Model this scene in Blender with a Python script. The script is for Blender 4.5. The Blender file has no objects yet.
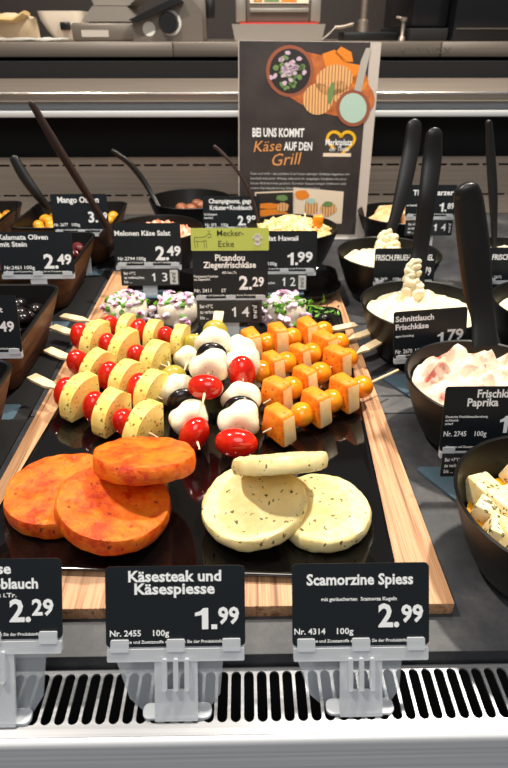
import bpy, bmesh, math, random
from mathutils import Vector, Matrix, Euler, noise
R = math.radians
random.seed(7)
S = bpy.context.scene
COL = S.collection

# ------------------------------------------------------------------ camera
F, H = 577.0, 0.36
PITCH = math.atan(351 / F)
YAW = math.atan(11 / F * math.cos(PITCH))
cam_d = bpy.data.cameras.new('camera')
cam = bpy.data.objects.new('camera', cam_d)
COL.objects.link(cam)
cam.location = (0, 0, H)
cam.rotation_euler = (R(90) - PITCH, 0, -YAW)
cam_d.sensor_fit = 'VERTICAL'
cam_d.sensor_height = 24.0
cam_d.sensor_width = 24.0
cam_d.lens = 24.0 * F / 768
cam_d.clip_start = 0.01
cam_d.dof.use_dof = True
cam_d.dof.focus_distance = 0.47
cam_d.dof.aperture_fstop = 9.0
S.camera = cam

# ------------------------------------------------------------------ light
S.view_settings.view_transform = 'Standard'
S.view_settings.look = 'None'
S.view_settings.gamma = 1
S.view_settings.use_curve_mapping = False
S.view_settings.exposure = 0.0
W = bpy.data.worlds.new('world')
S.world = W
W.use_nodes = True
W.node_tree.nodes['Background'].inputs[0].default_value = (0.95, 0.92, 0.90, 1)
W.node_tree.nodes['Background'].inputs[1].default_value = 0.19


def lamp(name, loc, target, size, power, col=(1, .93, .84)):
    l = bpy.data.lights.new(name, 'AREA')
    l.shape = 'DISK'
    l.size = size
    l.energy = power
    l.color = col
    o = bpy.data.objects.new(name, l)
    COL.objects.link(o)
    o.location = loc
    o.rotation_euler = (Vector(target) - Vector(loc)).to_track_quat('-Z', 'Y').to_euler()


lamp('ceiling_spot', (0.62, 0.95, 1.75), (0.05, 0.6, 0), 0.10, 43, (1, .92, .80))
lamp('ceiling_spot', (-0.75, 0.60, 1.75), (0, 0.6, 0), 0.10, 31, (1, .92, .80))
lamp('ceiling_spot', (0.1, 1.15, 2.1), (0.05, 1.35, 0.1), 0.6, 12, (1, .92, .80))
lamp('front_fill', (0.0, -0.55, 1.3), (0, 0.5, 0), 0.9, 8, (.96, .98, 1))  # added fill behind the camera, brightens the front steel and its reflections

# ------------------------------------------------------------------ measuring
_p = PITCH
_r = Vector((math.cos(YAW), -math.sin(YAW), 0))
_f = Vector((math.sin(YAW) * math.cos(_p), math.cos(YAW) * math.cos(_p), -math.sin(_p)))
_u = _r.cross(_f)
_c = Vector((0, 0, H))


def ray(px, py): return _f + _r * ((px - 254) / F) + _u * ((384 - py) / F)


def at(px, py, z=0.0):
    """the point of the place at height z that the photograph shows at this pixel"""
    d = ray(px, py)
    return _c + d * ((z - H) / d.z)


def aty(px, py, y):
    d = ray(px, py)
    return _c + d * (y / d.y)


def proj(P):
    q = Vector(P) - _c
    z = q.dot(_f)
    return 254 + F * q.dot(_r) / z, 384 - F * q.dot(_u) / z


# ------------------------------------------------------------------ materials
def s2l(c):
    return tuple((x / 12.92 if x <= .04045 else ((x + .055) / 1.055) ** 2.4) for x in [v / 255 for v in c]) + (1,)


def mat(name, col, rough=.5, metal=0, spec=.5, sub=0, alpha=1, trans=0, coat=0):
    m = bpy.data.materials.new(name)
    m.use_nodes = True
    b = m.node_tree.nodes['Principled BSDF']
    b.inputs['Base Color'].default_value = s2l(col)
    b.inputs['Roughness'].default_value = rough
    b.inputs['Metallic'].default_value = metal
    b.inputs['Specular IOR Level'].default_value = spec
    b.inputs['Subsurface Weight'].default_value = sub
    b.inputs['Subsurface Radius'].default_value = (.01, .006, .003)
    b.inputs['Subsurface Scale'].default_value = .4
    b.inputs['Alpha'].default_value = alpha
    b.inputs['Transmission Weight'].default_value = trans
    b.inputs['Coat Weight'].default_value = coat
    b.inputs['Coat Roughness'].default_value = .08
    return m


def N(m, t, **k):
    n = m.node_tree.nodes.new(t)
    for a, v in k.items():
        if a in n.inputs:
            n.inputs[a].default_value = v
        else:
            setattr(n, a, v)
    return n


def L(m, a, b): m.node_tree.links.new(a, b)


def bsdf(m): return m.node_tree.nodes['Principled BSDF']


def coords(m, scale=(1, 1, 1), loc=(0, 0, 0)):
    tc = N(m, 'ShaderNodeTexCoord')
    mp = N(m, 'ShaderNodeMapping')
    mp.inputs['Scale'].default_value = scale
    mp.inputs['Location'].default_value = loc
    L(m, tc.outputs['Object'], mp.inputs['Vector'])
    return mp.outputs['Vector']


def noise_col(m, scale, stops, vec=None, detail=4, rough=.55):
    n = N(m, 'ShaderNodeTexNoise', Scale=scale, Detail=detail, Roughness=rough)
    L(m, vec or coords(m), n.inputs['Vector'])
    r = N(m, 'ShaderNodeValToRGB')
    e = r.color_ramp.elements
    while len(e) < len(stops): e.new(.5)
    for i, (p, c) in enumerate(stops):
        e[i].position = p
        e[i].color = s2l(c)
    L(m, n.outputs['Fac'], r.inputs['Fac'])
    return r.outputs['Color'], n.outputs['Fac']


def bump(m, fac, strength, dist=.002):
    b = N(m, 'ShaderNodeBump', Strength=strength, Distance=dist)
    L(m, fac, b.inputs['Height'])
    L(m, b.outputs['Normal'], bsdf(m).inputs['Normal'])


def specks(m, base, col, scale, size, keep=.45):
    """dried herbs pressed into the surface: scale cells per metre, flakes of the given share of a cell, keep = share of cells left bare"""
    vec = coords(m)
    nz = N(m, 'ShaderNodeTexNoise', Scale=scale * 2.2, Detail=2)
    L(m, vec, nz.inputs['Vector'])
    mix = N(m, 'ShaderNodeMix', data_type='VECTOR')
    mix.inputs['Factor'].default_value = .006
    L(m, vec, mix.inputs[4])
    L(m, nz.outputs['Color'], mix.inputs[5])
    v = N(m, 'ShaderNodeTexVoronoi', Scale=scale, feature='F1')
    L(m, mix.outputs[1], v.inputs['Vector'])
    sep = N(m, 'ShaderNodeSeparateColor')
    L(m, v.outputs['Color'], sep.inputs[0])
    th = N(m, 'ShaderNodeMapRange')
    th.inputs['From Min'].default_value = keep
    th.inputs['From Max'].default_value = 1
    th.inputs['To Min'].default_value = 0
    th.inputs['To Max'].default_value = size
    L(m, sep.outputs[0], th.inputs['Value'])
    lt = N(m, 'ShaderNodeMath', operation='LESS_THAN')
    L(m, v.outputs['Distance'], lt.inputs[0])
    L(m, th.outputs['Result'], lt.inputs[1])
    mx = N(m, 'ShaderNodeMix', data_type='RGBA')
    L(m, lt.outputs[0], mx.inputs[0])
    if isinstance(base, tuple): mx.inputs[6].default_value = s2l(base)
    else: L(m, base, mx.inputs[6])
    mx.inputs[7].default_value = s2l(col)
    L(m, mx.outputs[2], bsdf(m).inputs['Base Color'])


def wood(name, light, mid, dark, sc, rough=.5):
    m = mat(name, light, rough)
    c, f = noise_col(m, 1.0, [(.30, dark), (.44, mid), (.52, light), (.60, mid), (.72, light)], coords(m, sc), 5, .6)
    L(m, c, bsdf(m).inputs['Base Color'])
    bump(m, f, .15)
    return m


M = {}
M['board'] = wood('striped_wood', (208, 162, 122), (184, 134, 94), (122, 80, 54), (230, 5, 200), .55)
M['tray_wood'] = wood('tray_wood', (132, 92, 58), (102, 68, 40), (52, 35, 22), (9, 9, 160), .5)
M['stick'] = wood('stick_wood', (240, 216, 176), (232, 205, 160), (214, 184, 138), (200, 200, 200), .6)
m = M['slate'] = mat('slate', (70, 72, 76), .55)
c, f = noise_col(m, 17, [(.3, (36, 38, 42)), (.5, (56, 57, 61)), (.62, (74, 73, 74)), (.78, (100, 96, 94))], None, 9, .7)
L(m, c, bsdf(m).inputs['Base Color']); bump(m, f, .25, .004)


def steel(name, col, rough, sc, metal=.75):
    m = mat(name, col, rough, metal)
    c, f = noise_col(m, 1, [(.3, tuple(int(v * .86) for v in col)), (.7, col)], coords(m, sc), 3)
    L(m, c, bsdf(m).inputs['Base Color'])
    return m


M['steel'] = steel('brushed_steel', (166, 153, 141), .38, (3, 400, 400))
M['steel_back'] = steel('warm_steel_panel', (186, 170, 156), .42, (2, 300, 300), .5)
M['steel_front'] = steel('bright_steel', (150, 152, 156), .34, (3, 400, 400), .55)
M['bumper'] = steel('pale_front_ledge', (228, 231, 235), .4, (3, 400, 400), .15)
M['chrome'] = mat('edge_highlight', (240, 236, 230), .22, 1)  # near-white metal for the highlight line along the rear rail
M['lip_lit'] = mat('painted_lit_lip', (206, 208, 210), .4)  # paler than the rail, the light caught by its lip is in this colour
M['grey_rail'] = mat('grey_painted_rail', (134, 138, 142), .45)
M['void'] = mat('dark_recess', (9, 9, 10), .8)
M['black'] = mat('black_plastic', (20, 20, 21), .32)
M['bowl'] = mat('black_melamine', (11, 10, 9), .40, spec=.3)
M['spat'] = mat('black_nylon', (20, 19, 19), .36)
M['brown_spoon'] = mat('dark_brown_plastic', (54, 40, 36), .3)
M['plate'] = mat('black_gloss_plate', (9, 8, 8), .06, coat=.3)
M['card'] = mat('black_card', (17, 24, 29), .42, spec=.4)
M['white'] = mat('white_print', (240, 242, 243), .5)
M['grey_print'] = mat('grey_print', (186, 190, 192), .5)
M['green_card'] = mat('green_card', (184, 199, 92), .6)
M['ink'] = mat('dark_ink', (50, 58, 34), .6)
M['strip'] = mat('dark_date_strip', (44, 46, 47), .35)
M['tab'] = mat('white_tab', (205, 205, 200), .6)


def frosted(name, col, see):
    m = mat(name, col, .3)
    b = bsdf(m)
    t = N(m, 'ShaderNodeBsdfTransparent')
    t.inputs[0].default_value = (.93, .95, .97, 1)
    mx = N(m, 'ShaderNodeMixShader')
    mx.inputs[0].default_value = see
    L(m, b.outputs[0], mx.inputs[1])
    L(m, t.outputs[0], mx.inputs[2])
    L(m, mx.outputs[0], m.node_tree.nodes['Material Output'].inputs['Surface'])
    return m


M['frost'] = frosted('frosted_plastic', (214, 219, 224), .36)
M['frost_clear'] = frosted('clear_frosted_plastic', (186, 192, 198), .62)
M['frost_blue'] = frosted('blue_grey_plastic', (84, 104, 118), .2)
M['acrylic'] = frosted('clear_acrylic', (215, 212, 208), .45)
M['tomato'] = mat('tomato_skin', (205, 28, 14), .13, sub=.1, coat=.4)
m = M['tomato']
c, f = noise_col(m, 45, [(.3, (176, 16, 8)), (.6, (212, 34, 16)), (.85, (228, 74, 28))]); L(m, c, bsdf(m).inputs['Base Color'])
m = M['otomato'] = mat('orange_tomato_skin', (246, 146, 20), .15, sub=.15, coat=.4)
c, f = noise_col(m, 60, [(.3, (238, 122, 8)), (.7, (250, 166, 32))]); L(m, c, bsdf(m).inputs['Base Color'])
m = M['ycheese'] = mat('yellow_cheese', (250, 214, 110), .42, sub=.25)
c, f = noise_col(m, 70, [(.3, (248, 204, 92)), (.55, (252, 222, 124)), (.8, (254, 236, 160))])
specks(m, c, (124, 84, 34), 230, .42, .35); bump(m, f, .2)
m = M['wcheese'] = mat('white_grill_cheese', (246, 228, 170), .45, sub=.2)
c, f = noise_col(m, 90, [(.3, (238, 214, 140)), (.7, (247, 230, 172))])
specks(m, c, (104, 96, 42), 210, .38, .45); bump(m, f, .25)
m = M['mozz'] = mat('mozzarella', (248, 238, 208), .32, sub=.4)
specks(m, (252, 240, 208), (160, 150, 90), 200, .25, .8)
m = M['olive_black'] = mat('black_olive_skin', (24, 17, 18), .22)
M['olive_green'] = mat('green_olive_skin', (176, 160, 62), .25)
m = M['olive_purple'] = mat('purple_olive_skin', (92, 30, 34), .18)
c, f = noise_col(m, 50, [(.35, (70, 20, 28)), (.7, (126, 48, 46))]); L(m, c, bsdf(m).inputs['Base Color'])
m = M['olive_yellow'] = mat('yellow_olive_skin', (226, 158, 30), .25, sub=.1)
c, f = noise_col(m, 40, [(.3, (206, 126, 16)), (.7, (238, 182, 52))]); L(m, c, bsdf(m).inputs['Base Color'])
m = M['paprika'] = mat('paprika_crust', (240, 120, 20), .5)
c, f = noise_col(m, 110, [(.25, (222, 92, 12)), (.45, (248, 132, 16)), (.75, (255, 164, 44))])
specks(m, c, (170, 62, 12), 230, .34, .5); bump(m, f, .3)
m = M['pale_cut'] = mat('pale_cheese_cut', (250, 212, 150), .5, sub=.2)
c, f = noise_col(m, 60, [(.3, (244, 178, 96)), (.5, (250, 210, 146)), (.8, (252, 222, 172))]); L(m, c, bsdf(m).inputs['Base Color'])
m = M['steak'] = mat('marinated_cheese', (236, 108, 14), .30, sub=.04)
c, f = noise_col(m, 58, [(.32, (184, 30, 4)), (.42, (222, 66, 3)), (.50, (238, 102, 8)), (.60, (244, 126, 18)), (.74, (250, 146, 30))], None, 8, .72)
specks(m, c, (128, 26, 4), 200, .30, .62); bump(m, f, .9, .004)
m = M['steak_edge'] = M['steak']
m = M['cream'] = mat('cream_cheese', (244, 234, 208), .5, sub=.3)
c, f = noise_col(m, 60, [(.3, (226, 210, 170)), (.6, (240, 228, 198))]); specks(m, c, (160, 168, 100), 170, .26, .75); bump(m, f, .4, .003)
m = M['pink_cream'] = mat('paprika_cream_cheese', (244, 220, 200), .5, sub=.3)
c, f = noise_col(m, 48, [(.33, (200, 104, 92)), (.41, (234, 190, 166)), (.54, (243, 222, 198))], None, 5); L(m, c, bsdf(m).inputs['Base Color']); bump(m, f, .4, .003)
m = M['picandou'] = mat('goat_cheese', (246, 238, 216), .55, sub=.3)
M['chive'] = mat('chive', (92, 150, 34), .4)
m = M['onion'] = mat('red_onion', (206, 160, 196), .35, sub=.1)
c, f = noise_col(m, 120, [(.36, (146, 40, 100)), (.43, (212, 172, 200)), (.58, (242, 230, 238))]); L(m, c, bsdf(m).inputs['Base Color'])
m = M['oil'] = mat('golden_oil', (204, 132, 12), .08, coat=.5)
c, f = noise_col(m, 30, [(.3, (170, 96, 6)), (.7, (222, 160, 20))]); L(m, c, bsdf(m).inputs['Base Color'])
m = M['feta'] = mat('herb_feta', (238, 218, 164), .45, sub=.2)
c, f = noise_col(m, 55, [(.3, (222, 188, 112)), (.55, (242, 224, 174))]); specks(m, c, (84, 78, 26), 230, .50, .12)
m = M['salad'] = mat('cheese_salad', (246, 222, 160), .45, sub=.1)
c, f = noise_col(m, 70, [(.3, (232, 186, 104)), (.6, (250, 230, 176))]); L(m, c, bsdf(m).inputs['Base Color'])
m = M['melon'] = mat('melon_salad', (236, 150, 110), .35, sub=.1)
c, f = noise_col(m, 60, [(.3, (224, 96, 64)), (.5, (240, 150, 110)), (.7, (248, 210, 180))]); L(m, c, bsdf(m).inputs['Base Color'])
m = M['bread'] = mat('harzer_cheese', (214, 168, 116), .45)
c, f = noise_col(m, 40, [(.3, (196, 136, 78)), (.6, (232, 196, 150))]); L(m, c, bsdf(m).inputs['Base Color'])
M['mushroom'] = mat('mushroom', (150, 92, 62), .4)
M['orange_fruit'] = mat('orange_fruit', (244, 150, 24), .3)
M['wall'] = mat('dark_brown_wall', (50, 42, 40), .5)
M['floor'] = mat('grey_floor', (90, 86, 82), .5)
M['appliance'] = mat('black_appliance', (14, 16, 20), .25)
M['slicer'] = mat('grey_machine', (118, 110, 102), .4, .5)
M['slicer_light'] = mat('silver_machine', (176, 168, 158), .35, .7)
M['label_silver'] = mat('silver_label', (178, 172, 164), .4)
M['bowl_white'] = mat('cream_plastic', (240, 226, 208), .4)
M['paper'] = mat('kraft_paper', (214, 192, 160), .6)
M['yellow_paper'] = mat('yellowish_paper', (208, 176, 122), .6)
M['red'] = mat('red_line', (190, 60, 50), .5)
M['poster'] = mat('poster_dark', (54, 47, 46), .4)
m = M['poster']
c, f = noise_col(m, 14, [(.3, (46, 40, 40)), (.7, (68, 60, 57))]); L(m, c, bsdf(m).inputs['Base Color'])
M['margin'] = mat('poster_margin', (196, 186, 178), .5)
M['script'] = mat('orange_print', (220, 152, 86), .5)
M['yellow'] = mat('yellow_print', (244, 190, 20), .5)
m = M['p_board'] = mat('print_wood', (190, 100, 44), .5)
c, f = noise_col(m, 60, [(.3, (164, 80, 34)), (.7, (206, 120, 60))]); L(m, c, bsdf(m).inputs['Base Color'])
M['p_dark'] = mat('print_dark', (38, 34, 32), .5)
M['p_rim'] = mat('print_rim', (150, 84, 58), .5)
m = M['p_grill'] = mat('print_grilled', (222, 160, 100), .5)
wv = N(m, 'ShaderNodeTexWave', Scale=55.0, Distortion=1.0)
L(m, coords(m, (1, 1, .5)), wv.inputs['Vector'])
rr_ = N(m, 'ShaderNodeValToRGB'); rr_.color_ramp.elements[0].color = s2l((150, 84, 44)); rr_.color_ramp.elements[1].color = s2l((232, 180, 120)); rr_.color_ramp.elements[1].position = .4
L(m, wv.outputs['Fac'], rr_.inputs[0]); L(m, rr_.outputs[0], bsdf(m).inputs['Base Color'])
M['p_orange'] = mat('print_orange', (232, 134, 36), .5)
M['p_sauce'] = mat('print_sauce', (176, 204, 190), .5)
M['p_green'] = mat('print_green', (110, 140, 84), .5)
M['p_pink'] = mat('print_onion', (206, 180, 200), .5)
M['p_cream'] = mat('print_cream', (232, 214, 190), .5)
m = M['p_photo'] = mat('print_photo', (150, 100, 50), .5)
c, f = noise_col(m, 70, [(.3, (60, 50, 34)), (.5, (190, 116, 34)), (.7, (214, 176, 110))]); L(m, c, bsdf(m).inputs['Base Color'])


# ------------------------------------------------------------------ mesh helpers
def me_from_bm(name, bm, mats, smooth=True):
    bmesh.ops.recalc_face_normals(bm, faces=bm.faces[:]) if not getattr(bm, '_keep', False) else None
    me = bpy.data.meshes.new(name)
    bm.to_mesh(me)
    bm.free()
    for x in (mats if isinstance(mats, (list, tuple)) else [mats]):
        me.materials.append(M[x])
    if smooth:
        me.polygons.foreach_set('use_smooth', [True] * len(me.polygons))
        try: me.set_sharp_from_angle(angle=R(42))
        except Exception: pass
    return me


def obj(name, bm, mats, parent=None, smooth=True, loc=None, rot=None):
    me = bm if isinstance(bm, bpy.types.Mesh) else me_from_bm(name, bm, mats, smooth)
    if isinstance(bm, bpy.types.Mesh) and not me.materials:
        for x in (mats if isinstance(mats, (list, tuple)) else [mats]): me.materials.append(M[x])
    o = bpy.data.objects.new(name, me)
    COL.objects.link(o)
    if parent: o.parent = parent
    if loc is not None: o.location = loc
    if rot is not None: o.rotation_euler = rot
    return o


def tag(o, label, cat=None, group=None, kind=None):
    if label: o['label'] = label
    if cat: o['category'] = cat
    if group: o['group'] = group
    if kind: o['kind'] = kind
    return o


def thing(name, label, cat, loc, rot=(0, 0, 0), group=None):
    o = bpy.data.objects.new(name, None)
    o.empty_display_size = .02
    COL.objects.link(o)
    o.location = loc
    o.rotation_euler = rot
    return tag(o, label, cat, group)


def box(bm, x0, x1, y0, y1, z0, z1, bev=0, mi=0, seg=2):
    t = bmesh.new()
    bmesh.ops.create_cube(t, size=1)
    for v in t.verts:
        v.co = Vector(((x0 + x1) / 2 + v.co.x * (x1 - x0), (y0 + y1) / 2 + v.co.y * (y1 - y0), (z0 + z1) / 2 + v.co.z * (z1 - z0)))
    if bev: bmesh.ops.bevel(t, geom=t.edges[:], offset=bev, segments=seg, profile=.5, affect='EDGES')
    merge(bm, t, mi=mi)
    return bm


def merge(bm, t, mat4=None, mi=None):
    if mat4 is not None: t.transform(mat4)
    vm = {}
    for v in t.verts: vm[v] = bm.verts.new(v.co)
    for f in t.faces:
        try:
            n = bm.faces.new([vm[v] for v in f.verts])
            n.material_index = f.material_index if mi is None else mi
        except ValueError: pass
    t.free()
    return bm


def B(*a, **k): return box(bmesh.new(), *a, **k)


def lathe(prof, seg=48, bm=None, cap=True):
    bm = bm or bmesh.new()
    rings = []
    for r, z in prof:
        if r < 1e-6: rings.append([bm.verts.new((0, 0, z))])
        else: rings.append([bm.verts.new((r * math.cos(2 * math.pi * i / seg), r * math.sin(2 * math.pi * i / seg), z)) for i in range(seg)])
    for a, b in zip(rings, rings[1:]):
        for i in range(seg):
            j = (i + 1) % seg
            q = [a[i % len(a)], a[j % len(a)], b[j % len(b)], b[i % len(b)]]
            q = list(dict.fromkeys(q))
            if len(q) > 2: bm.faces.new(q)
    return bm


def rings_bm(rings, bm=None, cap0=True, cap1=True, mi=0):
    bm = bm or bmesh.new()
    rv = [[bm.verts.new(p) for p in r] for r in rings]
    n = len(rv[0])
    for a, b in zip(rv, rv[1:]):
        for i in range(n):
            f = bm.faces.new((a[i], a[(i + 1) % n], b[(i + 1) % n], b[i])); f.material_index = mi
    if cap0: bm.faces.new(rv[0][::-1]).material_index = mi
    if cap1: bm.faces.new(rv[-1]).material_index = mi
    return bm


def rrect(w, d, r, n=6, cx=0, cy=0):
    pts = []
    for k, (sx, sy) in enumerate(((1, 1), (-1, 1), (-1, -1), (1, -1))):
        for i in range(n + 1):
            a = math.pi / 2 * (k + i / n)
            pts.append((cx + sx * (w / 2 - r) + r * math.cos(a), cy + sy * (d / 2 - r) + r * math.sin(a)))
    return pts


def plate_bm(pts, t0, t1, bm=None, mi=0):
    """outline in xy pulled from z=t0 to z=t1"""
    return rings_bm([[(x, y, t0) for x, y in pts], [(x, y, t1) for x, y in pts]], bm, mi=mi)


def sweep(path, wid, thk, side=None, n=12, bm=None, power=2.0):
    bm = bm or bmesh.new()
    path = [Vector(p) for p in path]
    rings = []
    for i, p in enumerate(path):
        t = (path[min(i + 1, len(path) - 1)] - path[max(i - 1, 0)]).normalized()
        sd = Vector(side) if side else Vector((1, 0, 0))
        sd = (sd - t * sd.dot(t)).normalized()
        nm = t.cross(sd)
        w = wid[i] if isinstance(wid, (list, tuple)) else wid
        h = thk[i] if isinstance(thk, (list, tuple)) else thk
        rg = []
        for k in range(n):
            a = 2 * math.pi * k / n
            ca, sa = math.cos(a), math.sin(a)
            ca = math.copysign(abs(ca) ** (2 / power), ca); sa = math.copysign(abs(sa) ** (2 / power), sa)
            rg.append(p + sd * (ca * w / 2) + nm * (sa * h / 2))
        rings.append(rg)
    return rings_bm(rings, bm)


def bez(p0, p1, p2, p3, n=12):
    p0, p1, p2, p3 = map(Vector, (p0, p1, p2, p3))
    return [p0 * (1 - t) ** 3 + p1 * 3 * t * (1 - t) ** 2 + p2 * 3 * t * t * (1 - t) + p3 * t ** 3 for t in [i / n for i in range(n + 1)]]


def ellipsoid(rx, ry, rz, seg=24, amp=0, seed=0, freq=40):
    bm = bmesh.new()
    bmesh.ops.create_uvsphere(bm, u_segments=seg, v_segments=seg * 2 // 3, radius=1)
    for v in bm.verts:
        d = v.co.copy()
        v.co = Vector((d.x * rx, d.y * ry, d.z * rz))
        if amp: v.co += d * amp * noise.noise(v.co * freq + Vector((seed * 7.3, seed, -seed)))
    return bm


def rough(bm, amp, freq, seed=0, cut=None):
    if cut: bmesh.ops.subdivide_edges(bm, edges=bm.edges[:], cuts=cut, use_grid_fill=True)
    bm.normal_update()
    for v in bm.verts:
        v.co += v.normal * amp * noise.noise(v.co * freq + Vector((seed * 3.1, seed * 5.7, seed)))
    return bm


def text_into(bm, s, size, x, y, align='LEFT', bold=0.0, xs=1.0, z=0.0, spacing=1.0, shear=0):
    c = bpy.data.curves.new('t', 'FONT')
    c.body = s
    c.offset = bold * size
    c.size = size
    c.align_x = align
    c.resolution_u = 2
    c.space_character = spacing
    c.shear = shear
    c.extrude = 0.00004
    o = bpy.data.objects.new('t', c)
    me = bpy.data.meshes.new_from_object(o)
    t = bmesh.new()
    t.from_mesh(me)
    t.transform(Matrix.Translation((x, y, z)) @ Matrix.Diagonal((xs, 1, 1, 1)))
    merge(bm, t)
    bpy.data.objects.remove(o)
    bpy.data.curves.remove(c)
    bpy.data.meshes.remove(me)
    return bm


def xf(bm, m4):
    bm.transform(m4)
    return bm


def fit_text(bm, s, x0, x1, yb, cap, bold=.03, z=0.0):
    """lettering squeezed between x0 and x1, standing on yb, with capitals of height cap"""
    t = bmesh.new()
    if s[0] == '1' and s in ('1', '1.'):      # a one with a flag, as on the cards
        k = 1.0 if s == '1' else .60
        P = [(.52 * k, 0), (1.0 * k, 0), (1.0 * k, 1), (.62 * k, 1), (.40 * k, .86), (0, .78), (0, .62), (.52 * k, .68)]
        merge(t, plate_bm(P, 0, .00008))
        if s == '1.': merge(t, plate_bm([(.74, 0), (1, 0), (1, .22), (.74, .22)], 0, .00008))
        t.transform(Matrix.Translation((x0, yb, z)) @ Matrix.Diagonal((x1 - x0, cap, 1, 1)))
    else:
        text_into(t, s, cap / .68, 0, 0, 'LEFT', bold, 1, 0)
        a = min(v.co.x for v in t.verts); b = max(v.co.x for v in t.verts)
        t.transform(Matrix.Translation((x0, yb, z)) @ Matrix.Diagonal(((x1 - x0) / (b - a), 1, 1, 1)) @ Matrix.Translation((-a, 0, 0)))
    merge(bm, t)
    return bm


# ================================================================== SETTING
floor = tag(obj('floor', B(-2, 2, -1.2, 2.6, -.92, -.9), 'floor'), 'grey shop floor', None, None, 'structure')
wall = tag(obj('wall_back', B(-2, 2, 2.45, 2.5, -.9, 1.6), 'wall'), 'dark brown wall behind the rear worktop', None, None, 'structure')

XL, XR = -0.95, 1.0
YS = 0.239
ct = thing('display_counter', 'refrigerated steel deli counter with dark slate shelf, slotted grille and rear worktop', 'counter', (0, .6, -.9))


def cpart(name, bm, m, lab=None, sm=True):
    o = obj(name, xf(bm, Matrix.Translation((0, -.6, .9))), m, ct, sm)
    if lab: o['label'] = lab
    return o


seam = at(386, 413).y
cpart('slate_shelf', B(XL, XR, YS, seam - .0008, -.016, 0, .001), 'slate', 'dark grey slate front slab')
cpart('slate_shelf', B(XL, XR, seam + .0008, 1.349, -.016, 0, .001), 'slate', 'dark grey slate rear slab')
bm = bmesh.new()
box(bm, XL, XR, YS + .004, 1.36, -.05, -.0165)
box(bm, XL, XR, .10, 1.36, -.30, -.28)
box(bm, XL, XR, YS + .004, YS + .012, -.28, -.05)
cpart('inner_tub', bm, 'void', 'black inner tub')
# slotted air grille: one sheet with rounded slots
ZG = -.012
y0, y1 = .2005, .2345
gb = bmesh.new()
pitch = .0086
hw = .0033
n = int((XR - XL) / pitch)
for i in range(n):
    xa = XL + i * pitch
    xm = xa + pitch / 2
    ya, yb = .193, .2375
    arc_b = [(xm + hw * math.cos(a), y0 + hw + hw * math.sin(a)) for a in [math.pi + math.pi * k / 6 for k in range(7)]]
    arc_t = [(xm + hw * math.cos(a), y1 - hw + hw * math.sin(a)) for a in [math.pi * k / 6 for k in range(7)]]
    left = [(xa, ya), (xm, ya)] + arc_b[:4][::-1] + arc_t[3:][::-1] + [(xm, yb), (xa, yb)]
    right = [(xm, ya), (xa + pitch, ya), (xa + pitch, yb), (xm, yb)] + arc_t[:4][::-1] + arc_b[3:][::-1]
    left = left
    for poly in (left, right):
        gb.faces.new([gb.verts.new((x, y, ZG)) for x, y in poly])
bmesh.ops.remove_doubles(gb, verts=gb.verts[:], dist=1e-6)
ext = bmesh.ops.extrude_face_region(gb, geom=gb.faces[:])
for v in [e for e in ext['geom'] if isinstance(e, bmesh.types.BMVert)]: v.co.z -= .0016
cpart('air_grille', gb, 'steel_front', 'slotted steel air grille')
# front lip and rounded bumper
prof = [(.193, -.0125), (.1915, -.0125), (.1895, -.014), (.1885, -.0175), (.1880, -.030), (.182, -.05), (.150, -.12), (.150, -.75), (.155, -.75), (.156, -.12), (.187, -.052), (.193, -.030)]
cpart('front_bumper', rings_bm([[(x, y, z) for y, z in prof] for x in (XL, XR)]), 'bumper', 'bright steel front ledge')
cpart('base_cabinet', B(XL, XR, .19, 2.4, -.9, -.31), 'grey_rail')
# rear wall of the well with its row of air slots
YB = 1.35
zt = aty(254, 157, YB).z
bm = bmesh.new()
rows = [aty(254, 165, YB).z, aty(254, 195, YB).z]
dash, gap, th = .0285, .0075, .0044
zs = sorted(rows)
bands = [(0.0005, zs[0] - th / 2), (zs[0] + th / 2, zs[1] - th / 2), (zs[1] + th / 2, zt)]
for a, b in bands: box(bm, XL, XR, YB, YB + .003, a, b)
for zr in zs:
    x = XL
    while x < XR:
        box(bm, x, x + gap, YB, YB + .003, zr - th / 2, zr + th / 2)
        x += dash + gap
cpart('well_back_panel', bm, 'steel_back', 'warm steel rear panel with two rows of slots')
cpart('rear_painted_shade', B(XL, XR, YB + .03, YB + .05, -.05, aty(254, 61, YB + .05).z), 'void', 'recess shade painted black')  # black sheet standing in for the shaded gap behind the rail
z117, z104, z101, z92, z90, z72, z57, z42 = [aty(254, y, 1.33).z for y in (117, 104, 101, 92, 90, 72, 57, 42)]
bm = bmesh.new()
box(bm, XL, XR, 1.325, 1.349, z117, z104 + .004, .001)
cpart('lamp_rail', bm, 'grey_rail', 'light grey rail')
prof = [(1.315, z101), (1.312, z101 + .003), (1.312, z92 - .003), (1.316, z92), (1.372, z92 + (z72 - z92) * .62), (1.372, z101)]
cpart('rear_rail', rings_bm([[(x, y, z) for y, z in prof] for x in (XL, XR)]), 'steel', 'brushed steel rail with highlighted rolled edge')
z112 = aty(254, 111, 1.31).z
cpart('rail_lip', B(XL, XR, 1.308, 1.3245, aty(254, 117, 1.308).z, z112, .001), 'lip_lit', 'lower lip of the rail, caught light painted pale')
cpart('rolled_edge_highlight', sweep([(XL, 1.3135, z92 - .001), (XR, 1.3135, z92 - .001)], .0052, .0052, (0, 0, 1), 16), 'chrome', 'rolled edge, its highlight set in bright metal')  # bright tube added to carry the rail's highlight
ZW = aty(254, 42, 1.55).z
zwl = aty(254, 57, 1.55).z
xs = aty(441, 50, 1.55).x
for a, b in ((XL, aty(173, 50, 1.55).x - .0008), (aty(173, 50, 1.55).x + .0008, xs - .0015), (xs + .0015, XR)):
    cpart('rear_worktop', B(a, b, 1.55, 2.44, zwl, ZW, .0015), 'steel', 'brushed steel worktop section')
cpart('rear_carcass', B(XL, XR, 1.60, 2.40, -.305, zwl - .001), 'void')
bm = bmesh.new()
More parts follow.
